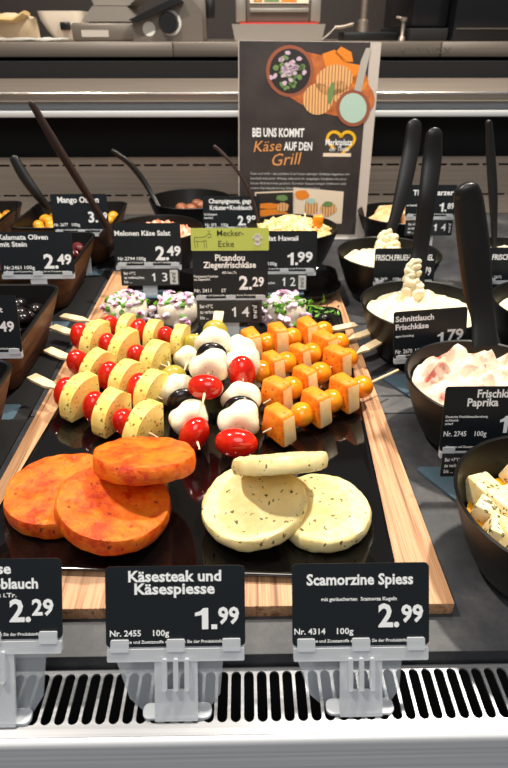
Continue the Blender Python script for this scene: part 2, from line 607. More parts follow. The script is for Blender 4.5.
q = aty(398, 54, 1.549)
text_into(bm, 'HILBINOX', .030, 0, 0, bold=.01, xs=.9)
xf(bm, Matrix.Translation((q.x, 1.5495, q.z)) @ Matrix.Rotation(R(90), 4, 'X') @ Matrix.Diagonal((1.0, .62, 1, 1)))
cpart('maker_lettering', bm, 'slicer', 'engraved maker name')

# ================================================================== REAR WORKTOP THINGS
ZT = ZW + .0005


def wx(px, y): return aty(px, 36, y).x


def wz(py, y): return aty(254, py, y).z


# slicer
Y = 1.72
sl = thing('slicing_machine', 'grey slicing machine with black dial on the rear worktop', 'slicer', (wx(140, Y), Y + .1, ZT))
ox, oy, oz = sl.location


def lp(bm): return xf(bm, Matrix.Translation((-ox, -oy, -oz)))


x0, x1 = wx(72, Y), wx(135, Y)
bm = bmesh.new()
box(bm, x0, x1, Y, Y + .28, ZT, wz(23, Y), .006)
obj('base', lp(bm), 'slicer', sl)
a = [(wx(133, Y), ZT), (wx(203, Y), ZT), (wx(203, Y), wz(12, Y)), (wx(190, Y), wz(-6, Y)), (wx(178, Y), wz(-2, Y)), (wx(134, Y), wz(22, Y))]
obj('motor_housing', lp(rings_bm([[(x, yy, z) for x, z in a] for yy in (Y - .006, Y + .2)])), 'slicer', sl)
a = [(wx(82, Y), wz(21.5, Y)), (wx(140, Y), wz(21.5, Y)), (wx(128, Y), wz(6, Y)), (wx(95, Y), wz(6, Y))]
obj('carriage', lp(rings_bm([[(x, yy, z) for x, z in a] for yy in (Y + .01, Y + .2)])), 'slicer_light', sl)
a = [(wx(132, Y), wz(20, Y)), (wx(138, Y), wz(23, Y)), (wx(186, Y), wz(2, Y)), (wx(180, Y), wz(-3, Y))]
obj('blade_guard', lp(rings_bm([[(x, yy, z) for x, z in a] for yy in (Y - .03, Y - .007)])), 'black', sl)
a = [(wx(95, Y), wz(5, Y)), (wx(130, Y), wz(5, Y)), (wx(150, Y), wz(-14, Y)), (wx(90, Y), wz(-14, Y))]
obj('product_tray', lp(rings_bm([[(x, yy, z) for x, z in a] for yy in (Y + .03, Y + .2)])), 'slicer_light', sl)
kz = (wz(13, Y) + wz(33, Y)) / 2
kr = (wz(12, Y) - wz(34, Y)) / 2
k = obj('dial', lathe([(0, .022), (kr * .9, .022), (kr, .016), (kr, 0), (0, 0)], 32), 'black', sl, loc=(wx(170, Y) - ox, Y - .006 - oy, kz - oz), rot=(R(90), 0, 0))
obj('dial_ring', lathe([(kr * 1.16, 0), (kr * 1.16, .004), (kr * .9, .004), (kr * .9, 0)], 32), 'tab', k, loc=(.004, 0, 0))
obj('warning_sticker', lathe([(0, .001), (.016, .001), (.016, 0), (0, 0)], 24), 'tab', sl, loc=(wx(150, Y) - ox, Y - .006 - oy, wz(29, Y) - oz), rot=(R(90), 0, 0))
obj('rating_plate', lp(B(wx(82, Y), wx(109, Y), Y - .0015, Y - .0002, wz(37, Y), wz(30, Y))), 'label_silver', sl)
obj('grip', lp(B(wx(206, Y), wx(215, Y), Y + .02, Y + .05, wz(18, Y), wz(-3, Y), .006)), 'black', sl)
obj('side_arm', lp(B(wx(193, Y), wx(206.5, Y), Y + .01, Y + .08, ZT, wz(-8, Y), .004)), 'slicer', sl)

Y = 2.10
bw = thing('plastic_tub', 'cream plastic tub with slot handle behind the slicer and paper bag', 'tub', (wx(62, Y), Y + .06, ZT))
x0, x1, zt_ = wx(40, Y), wx(86, Y), wz(11, Y)
w_ = x1 - x0
obj('body', rings_bm([[(x * s + sh, y * s, z) for x, y in rrect(w_, .13, .03)] for s, z, sh in ((.62, .0, .012), (.8, .025, .006), (.95, (zt_ - ZT) * .7, .002), (1, zt_ - ZT, 0), (.95, zt_ - ZT, 0), (.6, .01, .008))]), 'bowl_white', bw)
obj('slot_handle', B(.0, w_ * .22, -.069, -.055, (zt_ - ZT) * .32, (zt_ - ZT) * .62, .004), 'black', bw)

Y = 1.72
pp = thing('paper_bag', 'crumpled yellowish paper bag lying at the end of the rear worktop', 'bag', (wx(12, Y), Y + .05, ZT))
h_ = wz(6, Y) - ZT
bm = bmesh.new()
box(bm, -.10, .038, -.03, .07, 0, h_ * .75)
rough(bm, .016, 22, 3, 5)
for v in bm.verts:
    v.co.z = max(v.co.z, 0)
    if v.co.x > 0: v.co.z *= 1 - 2.6 * v.co.x
obj('sack', bm, 'paper', pp)
bm = sweep([(-.11, -.04, h_), (-.06, -.04, h_ * .98), (-.02, -.045, h_ * .62), (.015, -.045, h_ * .60), (.045, -.045, h_ * .8)], .055, .012, (0, 1, 0))
obj('folded_top', bm, 'yellow_paper', pp)
sh = tag(obj('paper_sheet', rough(B(-.09, .07, -.05, .03, 0, .003), .005, 30, 5, 8), 'tab', loc=(wx(36, 1.64), 1.64, ZT + .003)), 'white paper sheet lying flat on the worktop in front of the tub', 'paper')

Y = 1.8
wm = thing('weighing_scale', 'grey counter scale with framed display and red edge line', 'scale', (wx(278, Y), Y + .1, ZT))
ox, oy, oz = wm.location
a = [(wx(235, Y), ZT), (wx(322, Y), ZT), (wx(325, Y), wz(24, Y)), (wx(232, Y), wz(24, Y))]
obj('body', lp(rings_bm([[(x, yy, z) for x, z in a] for yy in (Y, Y + .22)])), 'slicer_light', wm)
obj('red_edge', lp(B(wx(240, Y), wx(318, Y), Y + .005, Y + .2, wz(24, Y), wz(22.2, Y))), 'red', wm)
obj('display_case', lp(B(wx(246, Y), wx(312, Y), Y + .02, Y + .1, wz(22.2, Y), wz(-14, Y), .004)), 'slicer', wm)
for a_, b_ in ((236, 246), (310, 320)):
    obj('side_post', lp(B(wx(a_, Y), wx(b_, Y), Y + .01, Y + .05, wz(22, Y), wz(-16, Y), .003)), 'slicer_light', wm)
bm = bmesh.new()
obj('screen', lp(B(wx(250, Y), wx(308, Y), Y + .0175, Y + .0195, wz(3, Y), wz(-10, Y))), 'p_cream', wm)
for i, (a_, b_, cm) in enumerate(((254, 262, 'p_photo'), (264, 279, 'p_green'), (281, 296, 'p_orange'))):
    obj('screen_tile', lp(B(wx(a_, Y), wx(b_, Y), Y + .0165, Y + .0172, wz(1.5, Y), wz(-9, Y))), cm, wm)
obj('lower_bar', lp(B(wx(250, Y), wx(308, Y), Y + .012, Y + .0195, wz(12, Y), wz(8, Y), .001)), 'slicer_light', wm)

Y = 1.66
kn = thing('steel_knife', 'slim steel knife handle sticking out beside the scale', 'knife', (wx(330, Y), Y, ZT))
obj('blade', sweep([(-.02, 0, .003), (.0, 0, .018), (.012, 0, .030)], .010, .004, (0, 1, 0)), 'slicer_light', kn)
obj('handle', sweep([(.010, 0, .029), (.03, 0, .030), (.055, 0, .036)], .010, .008, (0, 1, 0)), 'steel', kn)

Y = 1.85
tp = thing('sink_tap', 'tall chrome tap standing on a black sink block', 'tap', (wx(362, Y), Y, ZT))
obj('sink_block', B(-.055, .09, -.03, .08, 0, .020, .003), 'black', tp)
obj('column', lathe([(0, .02), (.018, .02), (.016, .045), (.010, .05), (.010, .16), (0, .16)], 20), 'steel', tp)
obj('lever', sweep([(0, 0, .10), (.03, -.01, .12), (.05, -.01, .118)], .012, .010), 'steel', tp)
obj('spout', sweep(bez((0, 0, .15), (0, 0, .21), (-.02, -.08, .22), (-.03, -.10, .17)), .014, .014), 'steel', tp)
Y = 1.75
tv = thing('small_valve', 'small chrome valve with cross handle next to the black appliance', 'valve', (wx(402, Y), Y, ZT))
obj('stem', lathe([(0, 0), (.010, 0), (.008, .008), (.005, .012), (.005, .042), (.009, .044), (.009, .052), (0, .052)], 16), 'steel', tv)
obj('handle', sweep([(-.020, 0, .052), (0, 0, .049), (.008, 0, .049)], .008, .006, (0, 1, 0)), 'steel', tv)
Y = 1.7
ap = thing('black_appliance', 'large glossy black appliance on the rear worktop', 'appliance', (wx(480, Y), Y + .2, ZT))
ox, oy, oz = ap.location
obj('body', lp(B(wx(452, Y), .98, Y, Y + .4, ZT, .60, .006)), 'appliance', ap)
obj('side_box', lp(B(wx(415, Y), wx(451.5, Y), Y + .05, Y + .4, ZT + .03, .60, .004)), 'appliance', ap)
obj('foot_panel', lp(B(wx(412, Y), wx(451.5, Y), Y + .03, Y + .4, ZT, ZT + .028, .003)), 'void', ap)
obj('front_seam', lp(B(wx(455, Y), .97, Y - .002, Y - .0003, wz(29, Y), wz(28, Y))), 'slicer', ap)

# ================================================================== BOARD AND PLATE
bd = tag(obj('wooden_board', B(-.225, .148, .268, .948, 0, .012, .0012), 'board'), 'striped light wooden serving board under the black plate', 'board')
PY = R(-3.2)
PM = Matrix.Translation((-.0375, .5395, .0122)) @ Matrix.Rotation(PY, 4, 'Z')
pr = [(0.306, .475, .012, 0), (0.320, .489, .016, .003), (0.324, .493, .018, .0062), (0.322, .491, .017, .0068), (0.315, .484, .014, .0062), (0.306, .475, .012, .0042), (.02, .02, .005, .0038)]
plt = tag(obj('serving_plate', xf(rings_bm([[(x, y, z) for x, y in rrect(w, d, r)] for w, d, r, z in pr]), PM), 'plate'), 'glossy black rectangular serving plate with raised rim on the wooden board', 'plate')
PZ = .0162  # plate surface

# square black dish under the little goat cheeses
DC = Vector((.022, .842, 0))
pr = [(.300, .106, .03, .0125), (.318, .124, .035, .0150), (.330, .138, .04, .0215), (.326, .134, .038, .0220), (.312, .118, .033, .0165), (.296, .102, .028, .0148)]
DCX = -.018
bm = rings_bm([[(x, y, z + (.010 * max(0, x / .16) ** 4 if r > .033 else 0)) for x, y in rrect(w, d, r, 8)] for w, d, r, z in pr])
# the plate ends where the dish begins
dish = tag(obj('serving_dish', bm, 'plate', loc=(DCX, .864, .0)), 'glossy black dish with upturned corner under the little herb topped cheeses', 'dish')
DZ = .0150


# ================================================================== STEAKS
def steak(name, label, cat, group, px, py, rad, thick, zc, m, tilt=(0, 0, 0), seed=0):
    e = .0026
    prof = [(0, -thick / 2), (rad * .5, -thick / 2), (rad - e, -thick / 2), (rad - e * .3, -thick / 2 + e * .3), (rad, -thick / 2 + e), (rad + .0008, 0), (rad, thick / 2 - e), (rad - e * .3, thick / 2 - e * .3), (rad - e, thick / 2)]
    for k in range(1, 18): prof.append(((rad - e) * (1 - k / 18), thick / 2))
    prof.append((0, thick / 2))
    bm = lathe(prof, 110)
    bm.normal_update()
    for v in bm.verts:
        q = v.co * 1.0 + Vector((seed * 2.1, seed, 0))
        v.co += v.normal * (.0010 * noise.noise(q * 70) + .0014 * noise.noise(q * 28) + .0006 * noise.noise(q * 160))
    p = at(px, py, zc)
    o = obj(name, bm, m, loc=p, rot=tilt)
    tag(o, label, cat, group)
    return o


g = 'marinated orange cheese steaks'
steak('cheese_steak', 'orange marinated cheese round lying flat, half under its neighbour', 'cheese', g, 61, 493, .0455, .017, PZ + .0095, 'steak', seed=1)
steak('cheese_steak', 'orange marinated cheese round in front, overlapping the flat one', 'cheese', g, 114, 506, .0448, .017, PZ + .0205, 'steak', (R(2), R(10), R(10)), 2)
steak('cheese_steak', 'orange marinated cheese round tilted up on top of two others', 'cheese', g, 145, 459, .0415, .016, PZ + .0440, 'steak', (R(-20), R(4), R(4)), 3)
g = 'white herbed cheese steaks'
steak('cheese_steak', 'white herbed cheese round lying flat under its neighbour', 'cheese', g, 322, 511, .0400, .013, PZ + .0075, 'wcheese', (0, 0, R(40)), 4)
steak('cheese_steak', 'white herbed cheese round overlapping the flat one beside the orange steaks', 'cheese', g, 254, 504, .0422, .013, PZ + .0175, 'wcheese', (R(3), R(-10), R(10)), 5)
steak('cheese_steak', 'white herbed cheese round propped steeply behind two others', 'cheese', g, 280, 463, .0385, .013, PZ + .0480, 'wcheese', (R(-36), R(-3), R(3)), 6)


# ================================================================== SKEWERS
def wedge_mesh(seed):
    Rr, hh, t = .0210, .0400, .0165
    slack = (.0, .12, .04, .18)[seed]     # no two slices are cut quite alike
    pts = [(Rr * .92, 0), (Rr, hh * (.95 - slack)), (Rr * .70, hh * (1 - slack * .6))]
    for k in range(0, 12):
        a = math.pi / 2 * k / 12
        pts.append((Rr * .45 - Rr * 1.45 * math.sin(a), .008 + (hh - .008) * math.cos(a)))
    pts += [(-Rr * .98, .004), (-Rr * .92, 0)]
    bm = rings_bm([[(x, p_, z) for p_, z in pts] for x in (-t / 2, t / 2)])
    bmesh.ops.bevel(bm, geom=bm.edges[:], offset=.0008, segments=2, profile=.5, affect='EDGES')
    rough(bm, .0011, 50, seed)
    me = me_from_bm('cheese_wedge', bm, 'ycheese')
    return me


def block_mesh(seed):
    bm = bmesh.new()
    box(bm, -.0090, .0090, -.0175, .0175, 0, .0335, .0035, 0, 3)
    for v in bm.verts:
        if v.co.z > .018: v.co.y *= 1 - .35 * ((v.co.z - .018) / .016) ** 2
    rough(bm, .0026, 55, seed)
    bm.normal_update()
    for f in bm.faces:
        if abs(f.normal.y) > .78 and f.calc_center_median().z < .03: f.material_index = 1
    return me_from_bm('cheese_block', bm, ['paprika', 'pale_cut'])


WEDGES = [wedge_mesh(i) for i in range(4)]
BLOCKS = [block_mesh(i) for i in range(4)]
BALLS = dict(
    tomato=me_from_bm('tomato', ellipsoid(.0118, .0130, .0178, 28, .0010, 1), 'tomato'),
    tomato_wide=me_from_bm('tomato', ellipsoid(.0135, .0205, .0150, 28, .0012, 2), 'tomato'),
    orange=me_from_bm('orange_tomato', ellipsoid(.0128, .0128, .0125, 24, .0006, 3), 'otomato'),
    mozz=me_from_bm('mozzarella_ball', ellipsoid(.0155, .0205, .0190, 28, .0065, 4, 55), 'mozz'),
    mozz2=me_from_bm('mozzarella_ball', ellipsoid(.0165, .0215, .0190, 28, .0075, 9, 50), 'mozz'),
    black=me_from_bm('black_olive', ellipsoid(.0085, .0175, .0165, 24, .0012, 5), 'olive_black'),
    green=me_from_bm('green_olive', ellipsoid(.0110, .0150, .0145, 24, .001, 6), 'olive_green'))
PART = dict(tomato='tomato', tomato_wide='tomato', orange='orange_tomato', mozz='mozzarella_ball', mozz2='mozzarella_ball', black='black_olive', green='green_olive', wedge='cheese_wedge', block='cheese_block')


def skewer(label, group, hpx, tpx, items, zh, zt, handle='flat', reach=0.004):
    A = at(hpx[0], hpx[1], zh)
    T = at(tpx[0], tpx[1], zt)
    d = T - A
    Ln = d.length
    ex = d.normalized()
    ey = Vector((0, 0, 1)).cross(ex).normalized()
    ez = ex.cross(ey)
    t = thing('cheese_skewer', label, 'skewer', A + Vector((0, 0, 0)), Matrix((ex, ey, ez)).transposed().to_euler(), group)
    bm = sweep([(.03, 0, 0), (Ln * .5, 0, 0), (Ln - .006, 0, 0), (Ln + reach, 0, 0)], [.0026, .0026, .0026, .0008], [.0026, .0026, .0026, .0008], (0, 1, 0), 8)
    if handle == 'flat':
        rings_bm([[(x, y * w, z * h) for y, z in ((-1, -1), (1, -1), (1, 1), (-1, 1))] for x, w, h in ((-.003, .0052, .0012), (-.001, .0060, .0014), (.027, .0058, .0014), (.035, .0026, .0013), (.04, .0014, .0012))], bm)
    else:
        sweep([(0, 0, 0), (.04, 0, 0)], .0028, .0028, (0, 1, 0), 8, bm)
    obj('stick', bm, 'stick', t)
    for i, it in enumerate(items):
        kind, px, py = it[:3]
        sc = it[3] if len(it) > 3 else 1.0
        best = min((((proj(A + d * (k / 200))[0] - px) ** 2 + (proj(A + d * (k / 200))[1] - py) ** 2), k / 200) for k in range(201))[1]
        x = best * Ln
        rnd = random.Random(i * 17 + int(hpx[0]))
        rot = (rnd.uniform(-.15, .15), rnd.uniform(-.08, .08), rnd.uniform(-.10, .10))
        if kind in ('wedge', 'block'):
            me = (WEDGES if kind == 'wedge' else BLOCKS)[(i + int(px)) % 4]
            # stand the piece on the plate
            P = A + d * best
            loc = (x, 0, -(P.z - PZ) + .0046)
            rot = (rnd.uniform(-.05, .05), 0, rnd.uniform(-.09, .09))
        else:
            me = BALLS[kind]
            loc = (x, 0, 0)
            if kind in ('tomato', 'tomato_wide', 'orange'): rot = (rnd.uniform(-.6, .6) if kind == 'tomato' else rnd.uniform(0, 6), rot[1] * 2, rot[2] * 2)
            if kind == 'tomato_wide': rot = (rnd.uniform(-.2, .2), 0, rot[2])
        o = obj(PART[kind], me, None, t, loc=loc, rot=rot)
        o.scale = (sc,) * 3
    return t


g = 'yellow cheese and tomato skewers'
skewer('yellow cheese and tomato skewer lying farthest back, in front of the little goat cheeses', g, (64, 316), (186, 341), [('tomato', 113, 320, .92), ('wedge', 127, 321, .80), ('tomato', 139, 327, .92), ('wedge', 154, 331, .82), ('tomato', 167, 335, .92), ('wedge', 180, 340, .82)], .038, .036)
skewer('yellow cheese and tomato skewer second from the back of its row', g, (54, 327), (168, 367), [('tomato', 81, 336), ('wedge', 97, 338), ('tomato', 110, 345), ('wedge', 125, 350), ('tomato', 139, 356), ('wedge', 156, 361)], .038, .036)
skewer('yellow cheese and tomato skewer second from the front, behind the foremost one', g, (49, 350), (160, 398), [('tomato', 79, 364), ('wedge', 98, 369), ('tomato', 109, 377), ('wedge', 126, 383), ('tomato', 139, 388), ('wedge', 152, 394)], .038, .036)
skewer('foremost yellow cheese and tomato skewer behind the orange steaks', g, (33, 377), (155, 436), [('tomato', 69, 388), ('wedge', 79, 400), ('tomato', 97, 403), ('wedge', 112, 413), ('tomato', 129, 416), ('wedge', 145, 427)], .038, .035)
g = 'mozzarella olive and tomato skewers'
skewer('mozzarella skewer with wooden tab standing in front of the green topped tag', g, (219, 313), (203, 402), [('green', 212, 331), ('mozz', 212, 342), ('black', 208, 355), ('mozz2', 207, 367), ('tomato_wide', 206, 387, .90)], .064, .058)
skewer('mozzarella skewer next to the yellow cheese with tomato end towards the orange steak', g, (168, 362), (199, 447), [('green', 174, 377), ('mozz', 177, 390), ('black', 183, 402), ('mozz2', 188, 419, .93), ('tomato', 197, 434, 1.05)], .036, .033, 'round')
skewer('mozzarella skewer half hidden at the back with upright tomato at its end', g, (238, 338), (243, 379), [('mozz', 238, 351), ('mozz2', 241, 364), ('tomato', 243, 373, 1.12)], .048, .050, 'none')
skewer('mozzarella skewer ending in a wide tomato just behind the propped white cheese', g, (243, 388), (236, 450), [('mozz', 243, 398), ('black', 243, 410, 1.05), ('mozz2', 240, 421), ('tomato_wide', 235, 443)], .040, .036, 'none')
skewer('mozzarella skewer barely seen between yellow cheese and the tabbed mozzarella skewer', g, (197, 334), (184, 372), [('green', 194, 344, .9), ('mozz', 188, 358, .82)], .033, .033, 'none')
g = 'orange cheese and yellow tomato skewers'
skewer('orange cheese skewer farthest back with its tab by the board edge', g, (354, 325), (243, 348), [('block', 252, 349), ('orange', 268, 348), ('block', 279, 344), ('orange', 293, 342), ('block', 308, 338), ('orange', 324, 335)], .034, .034)
skewer('orange cheese skewer second from the back', g, (372, 331), (254, 374), [('orange', 262, 374), ('block', 273, 369, .92), ('orange', 287, 366), ('block', 300, 356, .84), ('orange', 312, 354), ('block', 324, 349), ('orange', 340, 345)], .034, .034)
skewer('orange cheese skewer third from the back, behind the foremost one', g, (378, 342), (266, 402), [('block', 275, 393), ('orange', 292, 389), ('block', 304, 380, .9), ('orange', 321, 375), ('block', 337, 365), ('orange', 349, 361)], .034, .034)
skewer('foremost orange cheese skewer on a round pointed stick', g, (398, 370), (266, 431), [('block', 278, 424), ('orange', 302, 415), ('block', 316, 409), ('orange', 332, 402), ('block', 345, 397), ('orange', 362, 388)], .034, .034, 'round')


# ================================================================== LITTLE GOAT CHEESES
def picandou(label, px, py, seed, rad=.0280):
    p = at(px, py, DZ + .002)
    p.z = DZ + .0004
    t = thing('goat_cheese', label, 'cheese', p, (0, 0, seed), 'little goat cheeses on the black dish')
    hgt = .029
    bm = lathe([(0, 0), (rad * .9, 0), (rad, .005), (rad * 1.02, hgt * .5), (rad, hgt - .005), (rad * .88, hgt - .001), (rad * .5, hgt), (0, hgt)], 40)
    rough(bm, .0015, 60, seed)
    obj('round', bm, 'picandou', t)
    rnd = random.Random(seed)
    cb, ob = bmesh.new(), bmesh.new()
    for i in range(34 if seed != 2 else 20):
        a, q = rnd.uniform(0, 6.28), rad * (.15 + 1.0 * math.sqrt(rnd.random()))
        z = hgt + .001 if q < rad * .9 else rnd.uniform(.001, hgt)
        if q >= rad * .9: q = rad * 1.05
        t_ = lathe([(.0022, -.0030), (.0034, -.0030), (.0034, .0030), (.0022, .0030), (.0022, -.0030)], 8)
        merge(cb, t_, Matrix.Translation((q * math.cos(a), q * math.sin(a), z)) @ Euler((rnd.uniform(0, 3), rnd.uniform(0, 3), 0)).to_matrix().to_4x4())
    for i in range(44):
        a, q = rnd.uniform(0, 6.28), rad * (.1 + 1.2 * math.sqrt(rnd.random()))
        z = hgt + .002 if q < rad * .9 else rnd.uniform(.0, hgt * .7)
        if q >= rad * .9: q = max(q, rad * 1.08)
        s = rnd.uniform(.0055, .0098)
        t_ = bmesh.new(); box(t_, -s / 2, s / 2, -s / 2, s / 2, -s * .28, s * .28, s * .12)
        merge(ob, t_, Matrix.Translation((q * math.cos(a), q * math.sin(a), max(z, .002))) @ Euler((rnd.uniform(-.6, .6), rnd.uniform(-.6, .6), rnd.uniform(0, 3))).to_matrix().to_4x4())
    for i in range(3):
        a = rnd.uniform(0, 6.28)
        path = [(.016 * math.cos(a + k * .35), .016 * math.sin(a + k * .35), hgt + .005 + .004 * math.sin(k * .8)) for k in range(6)]
        sweep(path, .0014, .0070, (0, 0, 1), 6, ob)
    tag(obj('chopped_chives', cb, 'chive', t), 'chopped green chives', None, None, 'stuff')
    tag(obj('diced_red_onion', ob, 'onion', t), 'diced red onion', None, None, 'stuff')
    return t


picandou('white goat cheese with chives and onion at the wooden edge of the dish', 128, 318, 1, .0272)
picandou('white goat cheese with onion dice beside the green topped tag, under the melon salad tag', 178, 318, 2, .0272)
picandou('white goat cheese with chives hidden largely behind the green topped tag', 228, 318, 3, .024)
picandou('white goat cheese under the Hawaii salad tag by the upturned dish corner', 285, 319, 4)
hb = bmesh.new()
rnd = random.Random(5)
for i in range(26):
    a0 = Vector((rnd.gauss(0, .011), rnd.gauss(0, .012), rnd.uniform(.002, .012)))
    d0 = Vector((rnd.uniform(-1, 1), rnd.uniform(-1, 1), rnd.uniform(-.3, .9))).normalized() * rnd.uniform(.006, .014)
    sweep([a0, a0 + d0 * .6, a0 + d0], [.0012, .005, .0006], [.0006, .0012, .0005], (rnd.random(), rnd.random(), .2), 6, hb)
p = at(318, 316, DZ)
tag(obj('parsley_sprig', hb, 'chive', loc=(p.x, p.y, DZ + .001)), 'green parsley sprig lying on the dish at its upturned corner', 'herb')
p = at(324, 321, DZ + .003)
tag(obj('olive', ellipsoid(.009, .009, .007), 'olive_black', loc=(p.x, p.y, DZ + .0075)), 'single black olive on the dish beside the parsley', 'olive')


# ================================================================== ROUND BOWLS
def br(z, Rr=.079, h=.07): return Rr * (.58 + .42 * (max(z, 0) / h) ** .62)


def bowl_mesh(Rr=.079, h=.07):
    prof = [(0, 0.001), (Rr * .5, .001), (Rr * .55, 0)]
    for k in range(9):
        z = h * (k / 8) ** 1.4
        prof.append((br(z, Rr, h), z))
    prof += [(Rr + .0004, h + .0012), (Rr - .0008, h + .0022), (Rr - .0026, h + .0012)]
    for k in range(8, 0, -1):
        z = h * (k / 8) ** 1.4
        if z > .006: prof.append((br(z, Rr, h) - .003, z))
    prof += [(Rr * .52, .0045), (0, .0045)]
    return me_from_bm('salad_bowl', lathe(prof, 64), 'bowl')


BOWL = bowl_mesh()


def bowl(label, x, y, me=BOWL, z=0.0003):
    o = obj('salad_bowl', me, None, loc=(x, y, z))
    return tag(o, label, 'bowl', 'round black salad bowls')


def heap(name, label, cat, x, y, zc, dome, amp, freq, seed, m, Rr=.079, h=.07, tiltx=0, tilty=0, kind=None, spikes=0):
    bm = bmesh.new()
    rings, seg = [], 64
    rin = br(zc, Rr, h) - .0050
    for k in range(0, 25):
        q = k / 24
        rg = []
        for i in range(seg):
            a = 2 * math.pi * i / seg
            px_, py_ = rin * q * math.cos(a), rin * q * math.sin(a)
            edge = min(1, (1 - q) * 5)
            nz = noise.fractal(Vector((px_, py_, seed)) * freq, 1.0, 2.0, 4) * amp
            nz += abs(noise.noise(Vector((px_ + 3, py_, seed)) * freq * .6)) * amp
            z = zc + (dome * (1 - q * q) + nz + tiltx * px_ + tilty * py_) * (.25 + .75 * edge)
            rg.append(Vector((px_, py_, z)))
        rings.append(rg)
    top = rings[1:]
    c = bm.verts.new(rings[0][0])
    rv = [[bm.verts.new(p) for p in r] for r in top]
    for zz in (zc - .008, zc * .6, .0135):
        rv.append([bm.verts.new(((br(zz, Rr, h) - .0058) * math.cos(2 * math.pi * i / seg), (br(zz, Rr, h) - .0058) * math.sin(2 * math.pi * i / seg), zz)) for i in range(seg)])
    for i in range(seg): bm.faces.new((c, rv[0][i], rv[0][(i + 1) % seg]))
    for a, b in zip(rv, rv[1:]):
        for i in range(seg): bm.faces.new((a[i], b[i], b[(i + 1) % seg], a[(i + 1) % seg]))
    bm.faces.new(rv[-1][::-1])
    if spikes:
        rnd = random.Random(seed)
        for i in range(spikes):
            a, q = rnd.uniform(0, 6.28), rin * .92 * math.sqrt(rnd.random())
            z = zc + dome * (1 - (q / rin) ** 2) + rnd.uniform(-.001, .005)
            dv = Vector((rnd.uniform(-1, 1), rnd.uniform(-1, 1), rnd.uniform(-.5, .7))).normalized() * rnd.uniform(.004, .009)
            p0 = Vector((q * math.cos(a), q * math.sin(a), z))
            if (p0 + dv).xy.length > rin or (p0 - dv).xy.length > rin: dv = Vector((0, 0, .004))
            sweep([p0 - dv, p0 + dv], .0028, .0022, (.3, .2, 1), 5, bm)
    o = obj(name, bm, m, loc=(x, y, .0003))
    return tag(o, label, cat, None, kind)


def smooth_path(P, Wd, Th, tip, n=8):
    """Catmull-Rom through the stations, with a rounded end towards tip"""
    if (tip - P[0]).length > Wd[0] * .7: P, Wd, Th = [tip.lerp(P[0], .35)] + P, [Wd[0] * .92] + Wd, [Th[0] * .9] + Th
    X = [(*p, a, b) for p, a, b in zip(P, Wd, Th)]
    out = []
    for i in range(len(X) - 1):
        a, b, c, d = X[max(i - 1, 0)], X[i], X[i + 1], X[min(i + 2, len(X) - 1)]
        for k in range(n):
            t = k / n
            out.append([.5 * (2 * b[j] + (c[j] - a[j]) * t + (2 * a[j] - 5 * b[j] + 4 * c[j] - d[j]) * t * t + (3 * b[j] - a[j] - 3 * c[j] + d[j]) * t ** 3) for j in range(5)])
    out.append(list(X[-1]))
    r = min(Wd[0] / 2, (tip - P[0]).length * 1.6 + .001)
    p0 = Vector(out[0][:3]); dr = (p0 - Vector(out[1][:3])).normalized()
    cap = []
    for k in range(1, 7):
        a = math.pi / 2 * k / 6.15
        cap.append([*(p0 + dr * r * math.sin(a)), Wd[0] * math.cos(a), Th[0] * (.25 + .75 * math.cos(a))])
    out = cap[::-1] + out
    return [Vector(o[:3]) for o in out], [o[3] for o in out], [o[4] for o in out]


def spatula(label, path, wid, thk, m='spat', blade=None, name='serving_spatula', group=None, cat='spatula', side=None, smear=None):
    base = Vector(path[-1])
    t = thing(name, label, cat, base, group=group)
    loc = [Vector(p) - base for p in path]
    if not isinstance(wid, (list, tuple)): wid = [wid] * len(loc)
    if not isinstance(thk, (list, tuple)): thk = [thk] * len(loc)
    loc, wid, thk = smooth_path(loc[1:], wid[1:], thk[1:], loc[0])
    obj('handle', sweep(loc, wid, thk, side, 16, power=2.6), m, t)
    if blade: obj('blade', sweep([Vector(p) - base for p in blade[0]], blade[1], blade[2], side, 12), m, t)
    if smear:
        bm = bmesh.new()
        for (px_, py_, y_, r_) in smear:
            q = aty(px_, py_, y_) - base
            merge(bm, ellipsoid(r_, r_ * .45, r_ * 1.25, 24, r_ * .8, px_, 110), Matrix.Translation(q))
        tag(obj('cheese_smear', bm, 'cream', t), 'cream cheese stuck to the blade', None, None, 'stuff')
    return t


RB = [(.222, .861, 'A'), (.224, .665, 'B'), (.237, .484, 'C'), (.232, .309, 'D'), (.418, .857, 'E'), (.392, .665, 'F')]
bowl('black bowl with white spring onion cream cheese beside the poster edge', .222, .861)
bowl('black bowl with chive cream cheese, second back from the pink one', .224, .665)
bowl('black bowl heaped with pink paprika cream cheese', .237, .484)
bowl('black bowl of feta cubes in golden oil', .232, .309)
bowl('black bowl of white cream cheese behind the big grey black spatula', .418, .857)
bowl('black bowl of white cream cheese cut by the picture edge next to the chive bowl', .392, .665)
heap('cream_cheese', 'white spring onion cream cheese in the bowl beside the poster edge', 'cheese', .222, .861, .054, .014, .010, 50, 3, 'cream')
heap('cream_cheese', 'white chive cream cheese in the bowl with the smeared spatula', 'cheese', .224, .665, .057, .012, .010, 55, 5, 'cream')
heap('cream_cheese', 'pink paprika cream cheese mounded in its bowl', 'cheese', .237, .484, .058, .015, .016, 60, 8, 'pink_cream')
heap('cream_cheese', 'white cream cheese in the bowl behind the big grey black spatula', 'cheese', .418, .857, .054, .014, .006, 34, 11, 'cream')
heap('cream_cheese', 'white cream cheese in the bowl cut by the picture edge', 'cheese', .392, .665, .052, .012, .007, 34, 13, 'cream')
heap('marinade_oil', 'golden herb oil filling the feta bowl', 'oil', .232, .309, .040, 0, .0004, 30, 15, 'oil')
rnd = random.Random(12)
fpos = []
